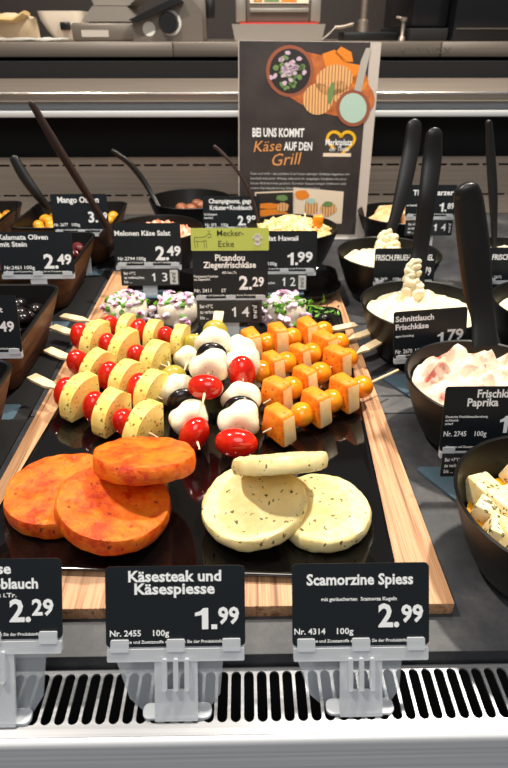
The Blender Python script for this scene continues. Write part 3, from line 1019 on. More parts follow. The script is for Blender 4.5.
for px, py in ((476, 490), (487, 511), (504, 508), (499, 534), (506, 462), (512, 540), (526, 500), (530, 528), (540, 490), (548, 520)):
    q = at(px, py, .046)
    s = rnd.uniform(.018, .025)
    dx, dy = q.x - .232, q.y - .309
    if math.hypot(dx, dy) > .058:
        k = .058 / math.hypot(dx, dy); dx *= k; dy *= k
    bm = bmesh.new(); box(bm, -s / 2, s / 2, -s / 2, s / 2, -s / 2, s / 2, .002); rough(bm, .0018, 80, px)
    o = obj('feta_cube', bm, 'feta', loc=(.232 + dx, .309 + dy, .0405 + s * .30), rot=(rnd.uniform(-.35, .35), rnd.uniform(-.35, .35), rnd.uniform(0, 3)))
    tag(o, 'herbed feta cube floating in golden oil', 'cheese', 'feta cubes in the oil bowl')

# rear bowls
bowl('black bowl of melon and cheese salad with a long brown spoon', -.152, 1.002)
heap('melon_salad', 'orange pink melon and cheese salad in its bowl', 'salad', -.152, 1.002, .054, .012, .010, 60, 21, 'melon', kind='stuff', spikes=60)
bowl('black bowl of pale shredded Hawaii salad in front of the poster', .084, 1.003)
heap('hawaii_salad', 'pale shredded Hawaii cheese salad heaped in its bowl', 'salad', .084, 1.003, .056, .026, .008, 50, 23, 'salad', kind='stuff', spikes=260)
p = aty(326, 229, 1.03)
bm = bmesh.new(); box(bm, -.009, .009, -.006, .006, -.009, .012, .003); rough(bm, .003, 90, 2)
tag(obj('fruit_piece', bm, 'orange_fruit', loc=(.126, .992, .082)), 'bright orange fruit piece on top of the Hawaii salad', 'fruit')
bowl('black bowl of marinated mushrooms before the slotted steel panel', -.112, 1.222, bowl_mesh(.085, .066))
rnd = random.Random(3)
for i in range(9):
    a, q = i * 2.4, .016 + .012 * (i % 4)
    o = obj('mushroom', ellipsoid(.013, .012, .010, 16, .003, i), 'mushroom', loc=(-.112 + q * math.cos(a), 1.222 + q * math.sin(a), .032 + .012 * (i % 3)))
    tag(o, 'brown marinated mushroom in the rear bowl', 'mushroom', 'marinated mushrooms')
heap('dark_marinade', 'dark marinade under the mushrooms in the rear bowl', 'marinade', -.112, 1.222, .030, 0, .003, 40, 9, 'mushroom', Rr=.085, h=.066)
HB = bowl_mesh(.08, .062)
bowl('black bowl of tan cheese pieces between poster and grey tag', .300, 1.12, HB)
for i, (dx, dy, dz, sz, rt) in enumerate(((-.035, -.01, .052, (.028, .018, .008), .5), (-.01, .02, .060, (.030, .020, .007), -.4), (.02, -.005, .064, (.012, .022, .024), .2), (.035, .015, .055, (.018, .012, .008), 1.1))):
    bm = bmesh.new(); box(bm, -sz[0], sz[0], -sz[1], sz[1], -sz[2], sz[2], .004); rough(bm, .003, 60, i, 1)
    o = obj('cheese_piece', bm, 'bread', loc=(.300 + dx, 1.12 + dy, dz), rot=(.2, -.3 + .2 * i, rt))
    tag(o, 'tan cheese piece in the bowl beside the poster', 'cheese', 'tan cheese pieces')
heap('cheese_filling', 'tan soft cheese filling the bowl between poster and grey tag', 'cheese', .300, 1.12, .036, .006, .004, 40, 31, 'bread', Rr=.08, h=.062)

# spatulas on the right
b = at(389, 240, .055)
spatula('broad black spatula standing in the bowl beside the poster', [aty(414.5, 122, .985), aty(414, 127, .982), aty(411, 150, .975), aty(404, 185, .955), aty(396, 215, .94), aty(389, 236, .93)], [.010, .024, .026, .025, .020, .017], [.004, .008, .009, .009, .008, .007], smear=[(387 + math.sin(i * 2.1) * (2 + i * .8), 236 + i * 1.6, .925 - i * .002, .007 + .004 * abs(math.sin(i * 1.9))) for i in range(10)], name='serving_spatula', group='black serving spatulas')
spatula('black spatula smeared with cream cheese in the chive bowl', [aty(434.5, 131, .745), aty(434, 136, .744), aty(432, 160, .74), aty(427, 200, .725), aty(420, 250, .715), aty(412, 293, .69)], [.010, .020, .024, .023, .022, .028], [.004, .009, .009, .009, .007, .004], smear=[(412 + math.sin(i * 2.3) * (2 + i * .35), 262 + i * 2.6, .703 - i * .0012, .0035 + .0035 * abs(math.sin(i * 1.7)) + i * .0002) for i in range(15)], group='black serving spatulas')
spatula('big grey black spatula standing in the pink cream cheese', [aty(466, 187, .53), aty(467, 192, .53), aty(469, 205, .53), aty(474, 250, .525), aty(478, 290, .52), aty(483, 318, .51), aty(485, 346, .497)], [.012, .023, .027, .030, .028, .024, .026], [.004, .012, .013, .013, .011, .006, .004], group='black serving spatulas')
spatula('thin black spoon handle standing in the rear white cream cheese bowl', [aty(488, 121, .93), aty(489, 126, .93), aty(491, 160, .925), aty(493, 195, .915), aty(494, 225, .905), aty(494.5, 248, .895)], [.006, .010, .014, .014, .010, .008], [.004, .008, .009, .009, .007, .006], group='black serving spatulas')

# spoons on the left
e = aty(112, 237, 1.01)
spatula('long brown spoon leaning from the rim of the melon salad bowl', [aty(29, 100, .93), aty(32, 104, .93), aty(55, 143, .935), aty(80, 183, .94), aty(100, 215, .945), aty(110, 232, .95)], [.006, .010, .013, .012, .010, .012], [.004, .007, .008, .008, .007, .005], 'brown_spoon', ([aty(108, 228, .947), aty(107, 236, .947), aty(106, 243, .950), aty(106, 247, .954)], [.010, .026, .024, .008], [.004, .005, .005, .003]), 'serving_spoon', cat='spoon')
spatula('short thick black handle leaning over the mango olive tray', [aty(13, 157, 1.13), aty(15, 160, 1.13), aty(24, 176, 1.125), aty(36, 193, 1.12), aty(47, 206, 1.12), aty(52, 212, 1.12)], [.010, .018, .020, .018, .013, .010], [.006, .011, .012, .011, .009, .007], 'spat', name='serving_spoon', cat='spoon')
spatula('curved black handle rising out of the mushroom bowl', [aty(111, 150, 1.24), aty(117, 154, 1.24), aty(130, 164, 1.24), aty(143, 180, 1.238), aty(152, 195, 1.23), aty(159, 207, 1.215)], [.007, .010, .012, .012, .010, .009], [.005, .007, .008, .008, .007, .006], 'spat', name='serving_spoon', cat='spoon')
spatula('thin dark curved spoon handle in the Hawaii salad bowl before the poster', [aty(212, 145, 1.06), aty(219, 150, 1.06), aty(233, 165, 1.055), aty(246, 185, 1.05), aty(254, 205, 1.045), aty(258, 222, 1.04)], .0058, .0048, 'brown_spoon', name='serving_spoon', cat='spoon')


# ================================================================== SQUARE TRAYS
def tray(label, cx, cy, w=.176, d=.180, h=.07):
    t = thing('serving_tray', label, 'tray', (cx, cy, .0024), group='square wood effect trays')
    sh_ = [(.70, 0, .018), (.76, .004, .019), (.88, .035, .020), (1.0, .069, .020)]
    obj('wooden_shell', rings_bm([[(x, y, z) for x, y in rrect(w * s, d * s, r)] for s, z, r in sh_] + [[(x, y, .0693) for x, y in rrect(w - .0016, d - .0016, .0195)], [(x, y, .036) for x, y in rrect(w * .88 - .002, d * .88 - .002, .0195)], [(x, y, .006) for x, y in rrect(w * .76 - .003, d * .76 - .003, .0185)]]), 'tray_wood', t)
    ln = [(w - .003, d - .003, .0692, .019), (w + .002, d + .002, .0705, .021), (w + .002, d + .002, .0725, .021), (w - .001, d - .001, .0735, .020), (w - .006, d - .006, .0725, .018), (w * .87, d * .87, .036, .022), (w * .74, d * .74, .010, .02), (w * .70, d * .70, .0080, .018)]
    lo = [(w * .69, d * .69, .0065, .018)]
    obj('black_liner', rings_bm([[(x, y, z) for x, y in rrect(a_, b_, r)] for a_, b_, z, r in lo + [(w * .72, d * .72, .009, .02), (w * .855, d * .855, .036, .022)] + ln]), 'bowl', t)
    return t


tag(obj('black_sheet', plate_bm(rrect(.62, .98, .01, 4, -.548, .74), .0001, .0022), 'void'), 'thin black sheet under the square wood effect trays', 'mat')  # sheet added to turn the shelf black around the trays


def olives(name, label, group, cx, cy, mats, nx, rx, ry, seed, zc=.030, layers=2, span=.105, m4=None):
    rnd = random.Random(seed)
    mes = [me_from_bm(name, ellipsoid(rx, ry, ry, 16, ry * .12, k + seed), mats) for k in range(3)]
    st = span / nx
    for lay in range(layers):
        for i in range(nx):
            for j in range(nx):
                x = (i + .5 - nx / 2 + (.25 if j % 2 else -.25) * .9) * st * (.88 + .12 * lay) + rnd.uniform(-.06, .06) * st
                y = (j + .5 - nx / 2) * st * (.88 + .12 * lay) + rnd.uniform(-.06, .06) * st
                z = zc + lay * .018 + rnd.uniform(-.002, .003) - lay * .3 * (abs(x) + abs(y)) * .3
                o = obj(name, mes[rnd.randrange(3)], None, loc=(cx + x, cy + y, z), rot=(rnd.uniform(-.5, .5), rnd.uniform(-.5, .5), rnd.uniform(0, 6.3)))
                tag(o, label, 'olive', group)


tray('square wood effect tray of shiny black olives beside the skewers', -.332, .637)
tray('square wood effect tray cut by the picture edge, beside the front of the board', -.322, .430)
tray('square wood effect tray of purple olives under its price tag', -.336, .873)
tray('square wood effect tray of yellow mango olives at the rear', -.318, 1.078)
tray('square wood effect tray of yellow olives in the far rear corner', -.525, 1.085)
olives('black_olive', 'shiny black olive in the square tray beside the skewers', 'black olives in the square tray', -.332, .637, 'olive_black', 6, .0115, .0095, 1, .047, 2, .136)
olives('purple_olive', 'purple olive in the square tray behind its price tag', 'purple olives in the square tray', -.336, .873, 'olive_purple', 6, .0135, .0090, 2, .050, 2, .140)
olives('yellow_olive', 'yellow olive in the mango olive tray', 'yellow mango olives', -.318, 1.078, 'olive_yellow', 6, .0120, .0100, 3, .046, 2, .136)
olives('yellow_olive', 'yellow olive in the tray in the far rear corner', 'yellow olives in the corner tray', -.525, 1.085, 'olive_yellow', 6, .0120, .0100, 4, .046, 2, .136)
olives('red_olive', 'dark red olive in the cut off tray beside the board front', 'dark red olives', -.322, .43, 'olive_purple', 6, .0115, .0095, 5, .028, 2, .130)


# ================================================================== PRICE TAGS
def tag_geom(x0, x1, y0, y1, Y, lean):
    b = aty((x0 + x1) / 2, y1, Y)
    d = Vector((0, math.sin(lean), math.cos(lean)))
    best = min((abs(proj(b + d * (k / 2000))[1] - y0), k / 2000) for k in range(10, 400))[1]
    mid = b + d * best / 2
    q = mid - _c
    b = b + Vector(((x0 + x1) / 2 - proj(mid)[0], 0, 0)) * (q.dot(_f) / F)
    w = (x1 - x0) * q.dot(_f) / F
    return b, w, best


def price_tag(label, rect, Y, lean, title, price=(), small=(), fine=True, strip=None, digits=(), tab=None, topper=False, roll=0, foot=0.0, big=False, yaw=0, foot_plate=False):
    """rect and lettering are read off the photograph as pixels and turned into metres on the card"""
    lean = R(lean)
    b, w, h = tag_geom(*rect, Y, lean)
    tn = math.tan(lean)
    ground = foot
    fy = b.y - (b.z - ground) * tn
    t = thing('price_tag', label, 'sign', (b.x, fy, ground), (0, 0, R(yaw)))
    Mx = Matrix.Translation((0, b.y - fy, b.z - ground)) @ Matrix.Rotation(R(90) - lean, 4, 'X') @ Matrix.Rotation(R(roll), 4, 'Z')
    zf = .0009  # front of the card

    def put(name, bm, m, parent=t, sm=False, lab=None):
        o = obj(name, xf(bm, Mx), m, parent, sm)
        if lab: o['label'] = lab
        return o
    card = put('card', plate_bm(rrect(w, h, w * .035, 5, 0, h / 2), 0, .0008), 'card')
    X0, X1, Y0, Y1 = rect
    pw_ = (X1 - X0) / w
    py_ = (Y1 - Y0) / h

    def lay(bm, it, bold, z=zf):
        st, xa, xb, yb_, cap = it
        fit_text(bm, st, (xa - (X0 + X1) / 2) / pw_, (xb - (X0 + X1) / 2) / pw_, (Y1 - yb_) / py_, cap / py_, bold, z)
    if title:
        bm = bmesh.new()
        for it in title: lay(bm, it, .028)
        put('title_text', bm, 'white', card)
    if price:
        bm = bmesh.new()
        for it in price: lay(bm, it, .030)
        put('price_text', bm, 'white', card)
    bm = bmesh.new()
    for it in small: lay(bm, it, .016)
    if fine: fit_text(bm, 'Allergene und Zusatzstoffe entnehmen Sie der Produktinformation', -w * .44, w * .44, h * .045, h * .036, .012, zf)
    if small or fine: put('small_print', bm, 'white', card)
    if topper:
        hh = h * .46
        put('topper_card', plate_bm(rrect(w * 1.02, hh, w * .01, 3, 0, h + hh / 2 + .0005), .0002, .0012), 'green_card', t, False, 'light green card')
        bm = bmesh.new()
        for it in (('Mecker-', 218, 244, 236.5, 5.6), ('Ecke', 219, 234.5, 247, 5.8)): lay(bm, it, .004, .0014)
        put('topper_text', bm, 'ink', t)
        bm = bmesh.new()   # little goat outline and a sheep head
        gz, gx, gy, s = .0014, -w * .36, h + hh * .45, w * .10

        def stroke(pts):
            pts = [(gx + x * s, gy + y * s) for x, y in pts]
            sweep([(x, y, gz) for x, y in pts], w * .006, .0001, (0, 0, 1) if False else (.7, .71, 0), 4, bm)
        for st in ([(-1, .5), (-.3, .45), (.4, .55), (.8, .9)], [(.8, .9), (1.2, .8), (1.1, .5), (.7, .4)], [(-1, .5), (-1.05, -.1), (-.95, -.9)], [(-.7, .0), (-.6, -.9)], [(.2, 0), (.25, -.9)], [(.5, .1), (.55, -.9)], [(-.9, .0), (-.2, -.1), (.5, .1)], [(.9, .9), (1.0, 1.2), (.7, 1.3)]): stroke(st)
        put('goat_sketch', bm, 'ink', t)
        bm = bmesh.new()
        for (ex_, ey_, rx_, ry_) in ((0, .15, .45, .7), (0, -.5, .6, .45), (-.6, .4, .35, .2), (.6, .4, .35, .2), (0, .8, .5, .3)):
            merge(bm, lathe([(0, .0003), (1, .0003), (1, 0), (0, 0)], 20), Matrix.Translation((w * .36 + ex_ * w * .075, h + hh * .48 + ey_ * w * .075, .0013)) @ Matrix.Diagonal((rx_ * w * .075, ry_ * w * .075, 1, 1)))
        put('sheep_emblem', bm, 'tab', t)
    # frosted holder
    bt = h * .10 if not big else h * .155
    yb = -bt * 1.0
    bm = bmesh.new()
    merge(bm, plate_bm(rrect(w * .985, bt * 1.7, w * .012, 3, 0, yb + bt * .75), -.0022, -.0003))
    merge(bm, plate_bm(rrect(w * .985, bt, w * .012, 3, 0, yb + bt * .35), -.0003, .0016))
    stem_l = (b.z - ground) / math.cos(lean)
    sw = w * .31 if big else w * .22
    a0 = yb + bt * .2
    slot_h = h * .42 if big else 0
    if big:
        for sx in (-1, 1):
            merge(bm, plate_bm([(sx * sw * .5, a0), (sx * sw * .28, a0), (sx * sw * .28, a0 - slot_h), (sx * sw * .5, a0 - slot_h)][::sx], -.001, .0012))
        merge(bm, plate_bm([(-sw / 2, a0 - slot_h), (sw / 2, a0 - slot_h), (sw / 2, -stem_l + .001), (-sw / 2, -stem_l + .001)], -.001, .0012))
    else:
        merge(bm, plate_bm([(-sw / 2, a0), (sw / 2, a0), (sw / 2, -stem_l + .001), (-sw / 2, -stem_l + .001)], -.001, .0012))
    hold = put('holder', bm, 'frost', t, False, 'frosted plastic holder')
    if big:
        for k in (-.08, .0, .08):
            put('hook', plate_bm(rrect(w * .035, slot_h * .95, w * .015, 4, k * w, a0 - slot_h * .5), .0005, .0035), 'frost', hold)
        # rear brace reaching back to the grille
        put('brace', plate_bm([(-w * .48, yb), (w * .34, yb), (w * .31, -stem_l * .75), (w * .22, -stem_l + .0015), (-w * .26, -stem_l + .0015), (-w * .36, -stem_l * .8)], -.0115, -.010), 'frost_clear', hold)
    for k in (-.40, .0, .40):
        put('clip', plate_bm(rrect(w * .13, bt * .95, w * .01, 3, k * w, yb + bt * 1.15), .0009, .0022), 'frost', hold)
    fp = plate_bm(rrect(w * (.62 if not big else .5), .030 if not big else .010, .004, 4, 0, .006), .0002, .0024)
    if foot_plate: fp.free(); fp = plate_bm([(-w * .52, .044), (-w * .56, .040), (-w * .24, -.006), (-w * .18, -.010), (w * .30, -.010), (w * .36, -.006), (w * .62, .040), (w * .58, .044)][::-1], .0004, .0030)
    o = obj('foot', fp, 'frost' if big else 'frost_blue', hold)
    if strip:
        sx0, sx1, sy0, sy1 = strip
        cs = (Y1 - (sy0 + sy1) / 2) / py_
        sh_ = (sy1 - sy0) / py_
        st_ = put('date_strip', plate_bm(rrect((sx1 - sx0) / pw_, sh_, w * .01, 3, ((sx0 + sx1) / 2 - (X0 + X1) / 2) / pw_, cs), .0017, .0027), 'strip')
        bm = bmesh.new()
        for i, t_ in enumerate(('Bei +7°C', 'zu verbrauchen', 'bis ...')):
            n_ = (sx1 - sx0) * (.20, .34, .13)[i]
            lay(bm, (t_, sx0 + 3, sx0 + 3 + n_, sy0 + (sy1 - sy0) * (.34 + .25 * i), (sy1 - sy0) * .15), .02, .0028)
        for it in digits: lay(bm, it, .006, .0028)
        put('date_text', bm, 'white', st_)
        if tab:
            xa, xb, dark = tab
            put('month_tab', plate_bm(rrect((xb - xa) / pw_, sh_ * .84, w * .008, 3, ((xa + xb) / 2 - (X0 + X1) / 2) / pw_, cs), .0027, .0031), 'card' if dark else 'tab', st_)
            bm = bmesh.new()
            fit_text(bm, 'JUNI', -sh_ * .30, sh_ * .30, -(xb - xa) / pw_ * .2, (xb - xa) / pw_ * .42, .01)
            xf(bm, Matrix.Translation((((xa + xb) / 2 - (X0 + X1) / 2) / pw_, cs, .0032)) @ Matrix.Rotation(R(-90), 4, 'Z'))
            put('month_text', bm, 'white' if dark else 'p_dark', st_)
    return t


FZ = -.0118
price_tag('price tag for Käsesteak und Käsespiesse at 1.99 clipped to the front grille', (106, 245, 566, 646), .2255, 30,
          [('Käsesteak und', 129, 221.5, 581, 10.3), ('Käsespiesse', 135, 215, 593.5, 10.3)], [('1.', 195, 217, 629, 21), ('99', 218, 239, 623.5, 15.5)], [('Nr. 2455', 110, 141, 635, 5.6), ('100g', 153, 169, 635, 5.6)], foot=FZ, big=True)
price_tag('price tag for Scamorzine Spiess at 2.99 clipped to the front grille', (292, 429, 563, 645), .2255, 30,
          [('Scamorzine Spiess', 306.5, 413, 584, 10.3)], [('2.', 378, 399, 626, 21.5), ('99', 401, 423, 621.5, 16)], [('mit geräucherten  Scamorza Kugeln', 321, 396.5, 600, 3.4), ('Nr. 4314', 294, 325, 633, 5.6), ('100g', 336.5, 353, 633, 5.6)], foot=FZ, big=True)
price_tag('price tag ending in oblauch at 2.29, cut by the picture edge', (-78, 62, 559, 639), .2275, 30,
          [('Frischkäse', -54, 12, 573.5, 9.8), ('mit Knoblauch', -46, 38.5, 588.5, 9.8)], [('2.', 9.7, 31, 621, 21), ('29', 32, 53.5, 615, 15)], [('45% Fett i.Tr.', -28, 17, 597, 4)], foot=FZ, big=True)
price_tag('price tag ending in 49, cut by the picture edge, before the black olive tray', (-62, 19, 296, 352), .545, 14,
          [('Oliven schwarz', -56, -4, 304, 5), ('getrocknet, gewürzt', -60, 4.6, 312, 5)], [('2.', -16, -2, 335, 13.5), ('49', -1, 14, 331, 9.5)], [('Nr. 2460', -58, -38, 344, 3.5)])
price_tag('price tag for Kalamata Oliven mit Stein at 2.49 before the purple olives', (-1, 73, 232, 274), .765, 14,
          [('Kalamata Oliven', .6, 49.6, 239.2, 4.7), ('mit Stein', 1, 28, 246.2, 4.7)], [('2.', 43, 57.5, 268, 13.6), ('49', 56.5, 71, 264, 9.5)], [('Nr.2461', 3, 20, 269, 3.4), ('100g', 23, 33.5, 269, 3.4)])
price_tag('price tag for Mango Oliven between purple and yellow olive trays', (52, 108, 194, 232), .978, 12,
          [('Mango Oliven', 59, 99.8, 202.5, 5.6)], [('3.', 88, 97.5, 222, 10), ('49', 98.5, 107, 219.5, 7)], [('Nr. 2677', 53, 67, 226, 3), ('100g', 71, 79, 226, 3)])
price_tag('price tag for Melonen Käse Salat at 2.49 with date 13', (114, 181, 223, 265), .836, 12,
          [('Melonen Käse Salat', 115.5, 171, 235.3, 4.7)], [('2.', 155, 168.5, 259.6, 13), ('49', 166.5, 180.5, 255.3, 9)], [('Nr.2794', 117, 134, 260, 3.2), ('100g', 136, 145, 260, 3.2)],
          strip=(119, 178, 268.5, 286), digits=(('1', 150.5, 153.5, 281.5, 8.5), ('3', 160.5, 166, 281.5, 8.5)), tab=(168.5, 176.5, False), foot=DZ + .0003)
price_tag('price tag for Champignons at 2.99 before the mushroom bowl and poster', (203, 260, 196, 229), 1.105, 10,
          [('Champignons, gegr.', 209, 253, 203, 4.2), ('Kräuter+Knoblauch', 210, 252, 209.5, 4.2)], [('2.', 237.7, 246, 225, 9), ('99', 246.5, 256, 222.5, 6.8)], [('Zuchtchampignons', 204, 217, 215, 2), ('mariniert', 204, 213, 218.5, 2), ('Nr. 073', 205, 216, 226, 2.8), ('100g', 221, 228, 226, 2.8)])
price_tag('price tag for Salat Hawaii at 1.99 with date 12', (252, 317, 231, 271), .842, 12,
          [('Salat Hawaii', 262, 298, 240.5, 4.7)], [('1.', 287.5, 298, 265, 12.5), ('99', 297.5, 313, 261.7, 9.6)], [('100g', 268, 277, 265, 3.2)],
          strip=(254, 307.5, 274, 291), digits=(('1', 282.5, 285.5, 286, 8.5), ('2', 290.5, 296, 286, 8.5)), tab=(299, 306.5, False), foot=DZ + .0003)
price_tag('price tag for Picandou Ziegenfrischkäse at 2.29 under a green Mecker-Ecke card', (193, 268, 251, 298), .700, 13,
          [('Picandou', 215.5, 245, 260.5, 6), ('Ziegenfrischkäse', 203.6, 256, 267.5, 5.8)], [('2.', 239, 252, 289, 12.8), ('29', 252.5, 264, 286, 8.8)], [('45% Fett i.Tr.', 222, 237, 273.5, 2.4), ('Französischer Frischkäse', 194, 218, 277, 2.2), ('aus Ziegenmilch', 194, 210, 280, 2.2), ('Nr. 2411', 194, 211, 292, 3.6), ('ST', 221, 226, 292, 3.4)],
          strip=(196, 262, 300, 323), digits=(('1', 231.5, 235.5, 317, 10), ('4', 241.5, 249, 317, 10)), tab=(251, 259, True), topper=True, foot=PZ + .0003)
price_tag('grey blue price tag for Harzer with date 14 behind the spatulas', (406, 456, 185, 216), 1.02, 10,
          [('Thür. Harzer', 412, 453, 195, 5)], [('1.', 440, 447.3, 211.5, 8.5), ('89', 448, 455, 208.7, 5.5)], [('aus Sauermilch', 407, 418, 206, 2)],
          strip=(407, 455, 220, 236), digits=(('1', 436, 439, 231, 7), ('4', 443.5, 448.5, 231, 7)), tab=(450, 454.5, True))
price_tag('price tag reading FRISCH.FRUEH.ZWIEBEL before the rear left cream cheese bowl', (374, 435, 248, 282), .762, 12,
          [('FRISCH.FRUEH.ZWIEBEL', 375, 433, 260, 5.4)], [('1.', 415, 423.5, 278, 10.5), ('79', 424.5, 431.5, 275, 7.7)], [('Nr. 2671', 375.5, 388, 280, 2.6), ('100g', 394, 402, 280, 2.6)], fine=False)
price_tag('price tag reading FRISCH cut by the picture edge', (487, 548, 247, 280), .760, 12,
          [('FRISCH.KRÄUTER', 491, 536, 259.3, 5.2)], [('1.', 524, 533, 275, 10), ('79', 534, 544, 272, 7.5)], [('Nr. 2672', 489, 503, 278, 2.6)], fine=False)
price_tag('price tag for Schnittlauch Frischkäse at 1.79 before the chive bowl', (395, 468, 309, 356), .573, 12,
          [('Schnittlauch', 397, 435, 319, 5.2), ('Frischkäse', 397, 430, 327, 5.2)], [('1', 439, 445, 343.5, 11), ('79', 449, 465, 341, 10.4)], [('eigene Herstellung', 397, 415, 334.5, 2.2), ('Nr. 2670', 397, 414, 351, 4), ('100g', 417, 427, 351, 4)], roll=4, foot_plate=True)
price_tag('price tag for Frischkäse Paprika between the pink bowl and the feta bowl', (442, 536, 386, 450), .398, 13,
          [('Frischkäse', 474, 516, 396.5, 7.4), ('Paprika', 465, 496, 405, 7.4)], [('1.', 500, 514, 432, 17), ('79', 515, 531, 427, 12)], [('Deutsche Frischkäsezubereitung', 445, 487, 416.5, 2.2), ('aus Rahmstufe', 445, 458, 420, 2.2), ('scharf', 445, 453, 423.5, 2.2), ('Nr. 2745', 444.7, 467.5, 435, 4.8), ('100g', 476, 488, 435, 4.8)],
          strip=(445, 520, 452, 476), digits=(('1', 490, 494, 470, 10), ('4', 500, 507, 470, 10)), tab=(509, 518, True), foot_plate=True)

# ================================================================== POSTER
PYY = 1.155
lean = R(6)
x0, x1 = aty(237, 120, PYY).x, aty(376, 120, PYY).x
pb = at(300, 250, 0)
wP = x1 - x0
hP = 0
dvec = Vector((0, math.sin(lean), math.cos(lean)))
b0 = Vector(((x0 + x1) / 2, PYY, .0006))
hP = min((abs(proj(b0 + dvec * (k / 2000))[1] - 41), k / 2000) for k in range(10, 900))[1]
ps = thing('acrylic_poster_stand', 'acrylic stand with dark grill cheese poster behind the salad bowls', 'poster', b0)
PX = Matrix.Rotation(R(90) - lean, 4, 'X') @ Matrix.Rotation(R(-.6), 4, 'Z')


def pput(name, bm, m, parent=ps, lab=None, sm=False):
    o = obj(name, xf(bm, PX), m, parent, sm)
    if lab: o['label'] = lab
    return o


pput('backing', plate_bm(rrect(wP, hP, .002, 3, 0, hP / 2), -.003, -.0005), 'margin', ps, 'pale acrylic sheet')
fo = obj('foot', B(-wP / 2, wP / 2, -.004, .07, 0, .003, .001), 'acrylic', ps)
sheet = pput('poster_sheet', plate_bm(rrect(wP * .915, hP * .965, .001, 2, -wP * .035, hP * .515), -.0004, .0002), 'poster')
# pixel frame inside the poster: u 0..1 across the sheet, v 0..1 up
pw, ph, pcx, pcy = wP * .915, hP * .965, -wP * .035, hP * .515


def uv(px, py):
    """position on the leaning sheet of a point of its print, in metres"""
    n_ = Vector((0, -math.cos(lean), math.sin(lean)))
    d = ray(px, py)
    q = _c + d * ((b0 - _c).dot(n_) / d.dot(n_)) - b0
    q = Matrix.Rotation(R(.6), 4, 'Z') @ Vector((q.x, q.dot(dvec), 0))
    return q.x, q.y


def disc(bm, px, py, rpx, rpy, z, rot=0, n=28, jag=0, seed=0):
    rnd = random.Random(seed)
    pts = []
    for k in range(n):
        a = 2 * math.pi * k / n
        j = 1 + jag * rnd.uniform(-1, 1)
        x, y = rpx * math.cos(a) * j, rpy * math.sin(a) * j
        pts.append(uv(px + x * math.cos(rot) - y * math.sin(rot), py + x * math.sin(rot) + y * math.cos(rot)))
    return merge(bm, plate_bm(pts[::-1], z, z + .0001))


def pshape(name, m, specs, z):
    bm = bmesh.new()
    for s in specs: disc(bm, *s[:4], z, *s[4:])
    return pput(name, bm, m, sheet)


pshape('printed_board', 'p_board', [(322, 84, 56, 27, R(22))], .0003)
pshape('printed_bowl', 'p_rim', [(290, 71, 24, 26)], .0005)
pshape('printed_bowl', 'p_dark', [(290, 71, 20.5, 22.5)], .0007)
rnd = random.Random(4)
pshape('printed_herbs', 'p_green', [(290 + rnd.gauss(0, 7), 74 + rnd.gauss(0, 8), 3.4, 2.6, rnd.random() * 3, 7, .3, i) for i in range(26)], .0009)
pshape('printed_onion', 'p_pink', [(289 + rnd.gauss(0, 7), 68 + rnd.gauss(0, 6), 2.8, 2.1, rnd.random() * 3, 7, .3, i) for i in range(26)], .0011)
pshape('printed_chips', 'p_orange', [(335, 62, 15, 11, R(60), 5, .2, 1), (352, 72, 16, 10, R(30), 5, .2, 2), (360, 82, 10, 9, 0, 5, .2, 3), (345, 55, 12, 8, R(40), 5, .2, 4)], .0005)
pshape('printed_grilled_cheese', 'p_grill', [(334, 80, 19, 15, R(-20)), (318, 99, 15, 16, R(20)), (340, 92, 9, 11, 0)], .0007)
pshape('printed_leaf', 'p_green', [(331, 93, 3, 11, R(10))], .0009)
pshape('printed_sauce_cup', 'p_rim', [(353, 108, 17, 18.5)], .0009)
pshape('printed_sauce', 'p_sauce', [(353, 108, 13.5, 15)], .0011)
bm = bmesh.new()
pts = [uv(*q) for q in ((354, 90), (361, 60), (366, 48), (371, 48), (368, 62), (361, 92))]
merge(bm, plate_bm(pts[::-1], .0012, .0013))
pput('printed_spoon', bm, 'label_silver', sheet)


def ptext(name, s, px, py, hpx, m, wpx=None, bold=.03, shear=0, align='LEFT', slant=0):
    """lettering on the sheet: left end of its baseline, cap height and width as the photograph shows them"""
    xa, ya = uv(px, py)
    _, yb_ = uv(px, py - hpx)
    size = (yb_ - ya) / .70
    bm = bmesh.new()
    text_into(bm, s, size, 0, 0, 'LEFT', bold, 1, 0, 1, shear)
    if wpx:
        mx_ = max(v.co.x for v in bm.verts)
        xb, _ = uv(px + wpx, py)
        k = (xb - xa) / mx_
        for v in bm.verts: v.co.x *= k
    xf(bm, Matrix.Translation((xa, ya, .0005)) @ Matrix.Rotation(R(slant), 4, 'Z'))
    return pput(name, bm, m, sheet)


ptext('headline', 'BEI UNS KOMMT', 252, 136.5, 8.5, 'white', 52)
ptext('headline_script', 'Käse', 252.5, 152, 11, 'script', 29, .0, .25, slant=3)
ptext('headline', 'AUF DEN', 284, 150, 8, 'white', 28)
ptext('headline_script', 'Grill', 270, 166, 12, 'script', 32, .0, .25, slant=4)
for i, s in enumerate(('Käse und Grill – das perfekte Duo! Unser würziger Grillkäse begeistert mit', 'herzhaft intensiver Würze, während der eingelegte Schafkäse mit einer', 'feinen Kräuternote punktet. Darüber hinaus bringen Halloumi und', 'unsere Paprikazubereitung Abwechslung auf den Rost.')):
    ptext('body_copy', s, 250.5, 174.5 + i * 4.8, 2.2, 'grey_print', (99, 96, 95, 70)[i], .006)
ptext('logo_text', 'Marktplatz', 325, 145, 6, 'white', 27, .02)
ptext('logo_text', 'der Theke', 329, 151, 4.5, 'white', 20, .0, .2)
bm = bmesh.new()
a, b_ = uv(323, 156.5), uv(351, 153.2)
merge(bm, plate_bm([a, (b_[0], a[1]), b_, (a[0], b_[1])], .0004, .0006))
pput('logo_strip', bm, 'p_cream', sheet)
bm = bmesh.new()
hp_ = []
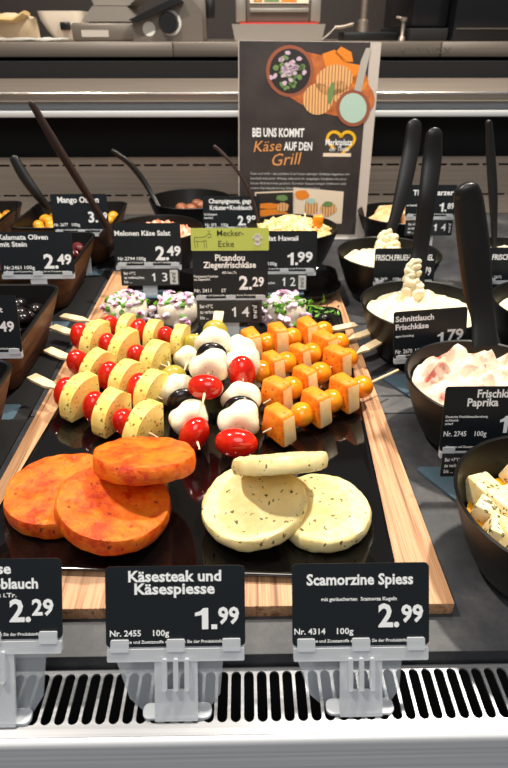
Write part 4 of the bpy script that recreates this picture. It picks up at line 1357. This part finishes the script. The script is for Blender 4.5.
for k in range(34):
    tt = -2.2 + k * (4.95 / 33)
    hx = 16 * math.sin(tt) ** 3
    hy = 13 * math.cos(tt) - 5 * math.cos(2 * tt) - 2 * math.cos(3 * tt) - math.cos(4 * tt)
    hp_.append(uv(341 + hx * .85, 142 - hy * .85))
sweep([(x, y, .0006) for x, y in hp_], [.0012 + .0032 * math.sin(math.pi * min(1, k / 33 + .1)) for k in range(34)], .0003, None, 6, bm) if False else None
for (xa, ya), (xb, yb_) in zip(hp_, hp_[1:]):
    dx, dy = xb - xa, yb_ - ya
    ll = math.hypot(dx, dy) or 1
    nx_, ny_ = -dy / ll * .0026, dx / ll * .0026
    merge(bm, plate_bm([(xa + nx_, ya + ny_), (xa - nx_, ya - ny_), (xb - nx_ + dx * .2, yb_ - ny_ + dy * .2), (xb + nx_ + dx * .2, yb_ + ny_ + dy * .2)], .0003, .0005))
pput('logo_heart', bm, 'yellow', sheet)
for (c0, nm, mm, blobs) in ((((256, 193.5), (293, 192), (293, 221), (258, 222)), 'printed_photo', 'p_dark', [('p_orange', (272, 213, 15, 4)), ('p_orange', (270, 206, 13, 3)), ('p_rim', (268, 218, 10, 2)), ('p_green', (282, 198, 6, 3)), ('p_grill', (283, 207, 6, 5))]), (((295, 189), (342, 193), (340, 222), (294, 222)), 'printed_photo', 'p_cream', [('p_orange', (302, 195, 7, 5)), ('p_grill', (311, 207, 7, 8)), ('p_grill', (328, 209, 8, 7)), ('p_sauce', (311, 201, 5, 3)), ('p_green', (328, 204, 5, 3)), ('p_pink', (318, 216, 7, 3))])):
    bm = bmesh.new(); cxp = sum(x for x, y in c0) / 4; cyp = sum(y for x, y in c0) / 4
    merge(bm, plate_bm([uv(cxp + (x - cxp) * 1.07, cyp + (y - cyp) * 1.10) for x, y in c0][::-1], .0003, .0004))
    fr = pput('photo_border', bm, 'p_cream', sheet)
    bm = bmesh.new()
    merge(bm, plate_bm([uv(x, y) for x, y in c0][::-1], .0005, .0006))
    pput(nm, bm, mm, sheet)
    for i, (bmn, e_) in enumerate(blobs):
        bm = bmesh.new(); disc(bm, *e_, .0007 + i * .00012, 0, 16, .12, i); pput('printed_food', bm, bmn, sheet)

bpy.context.view_layer.update()
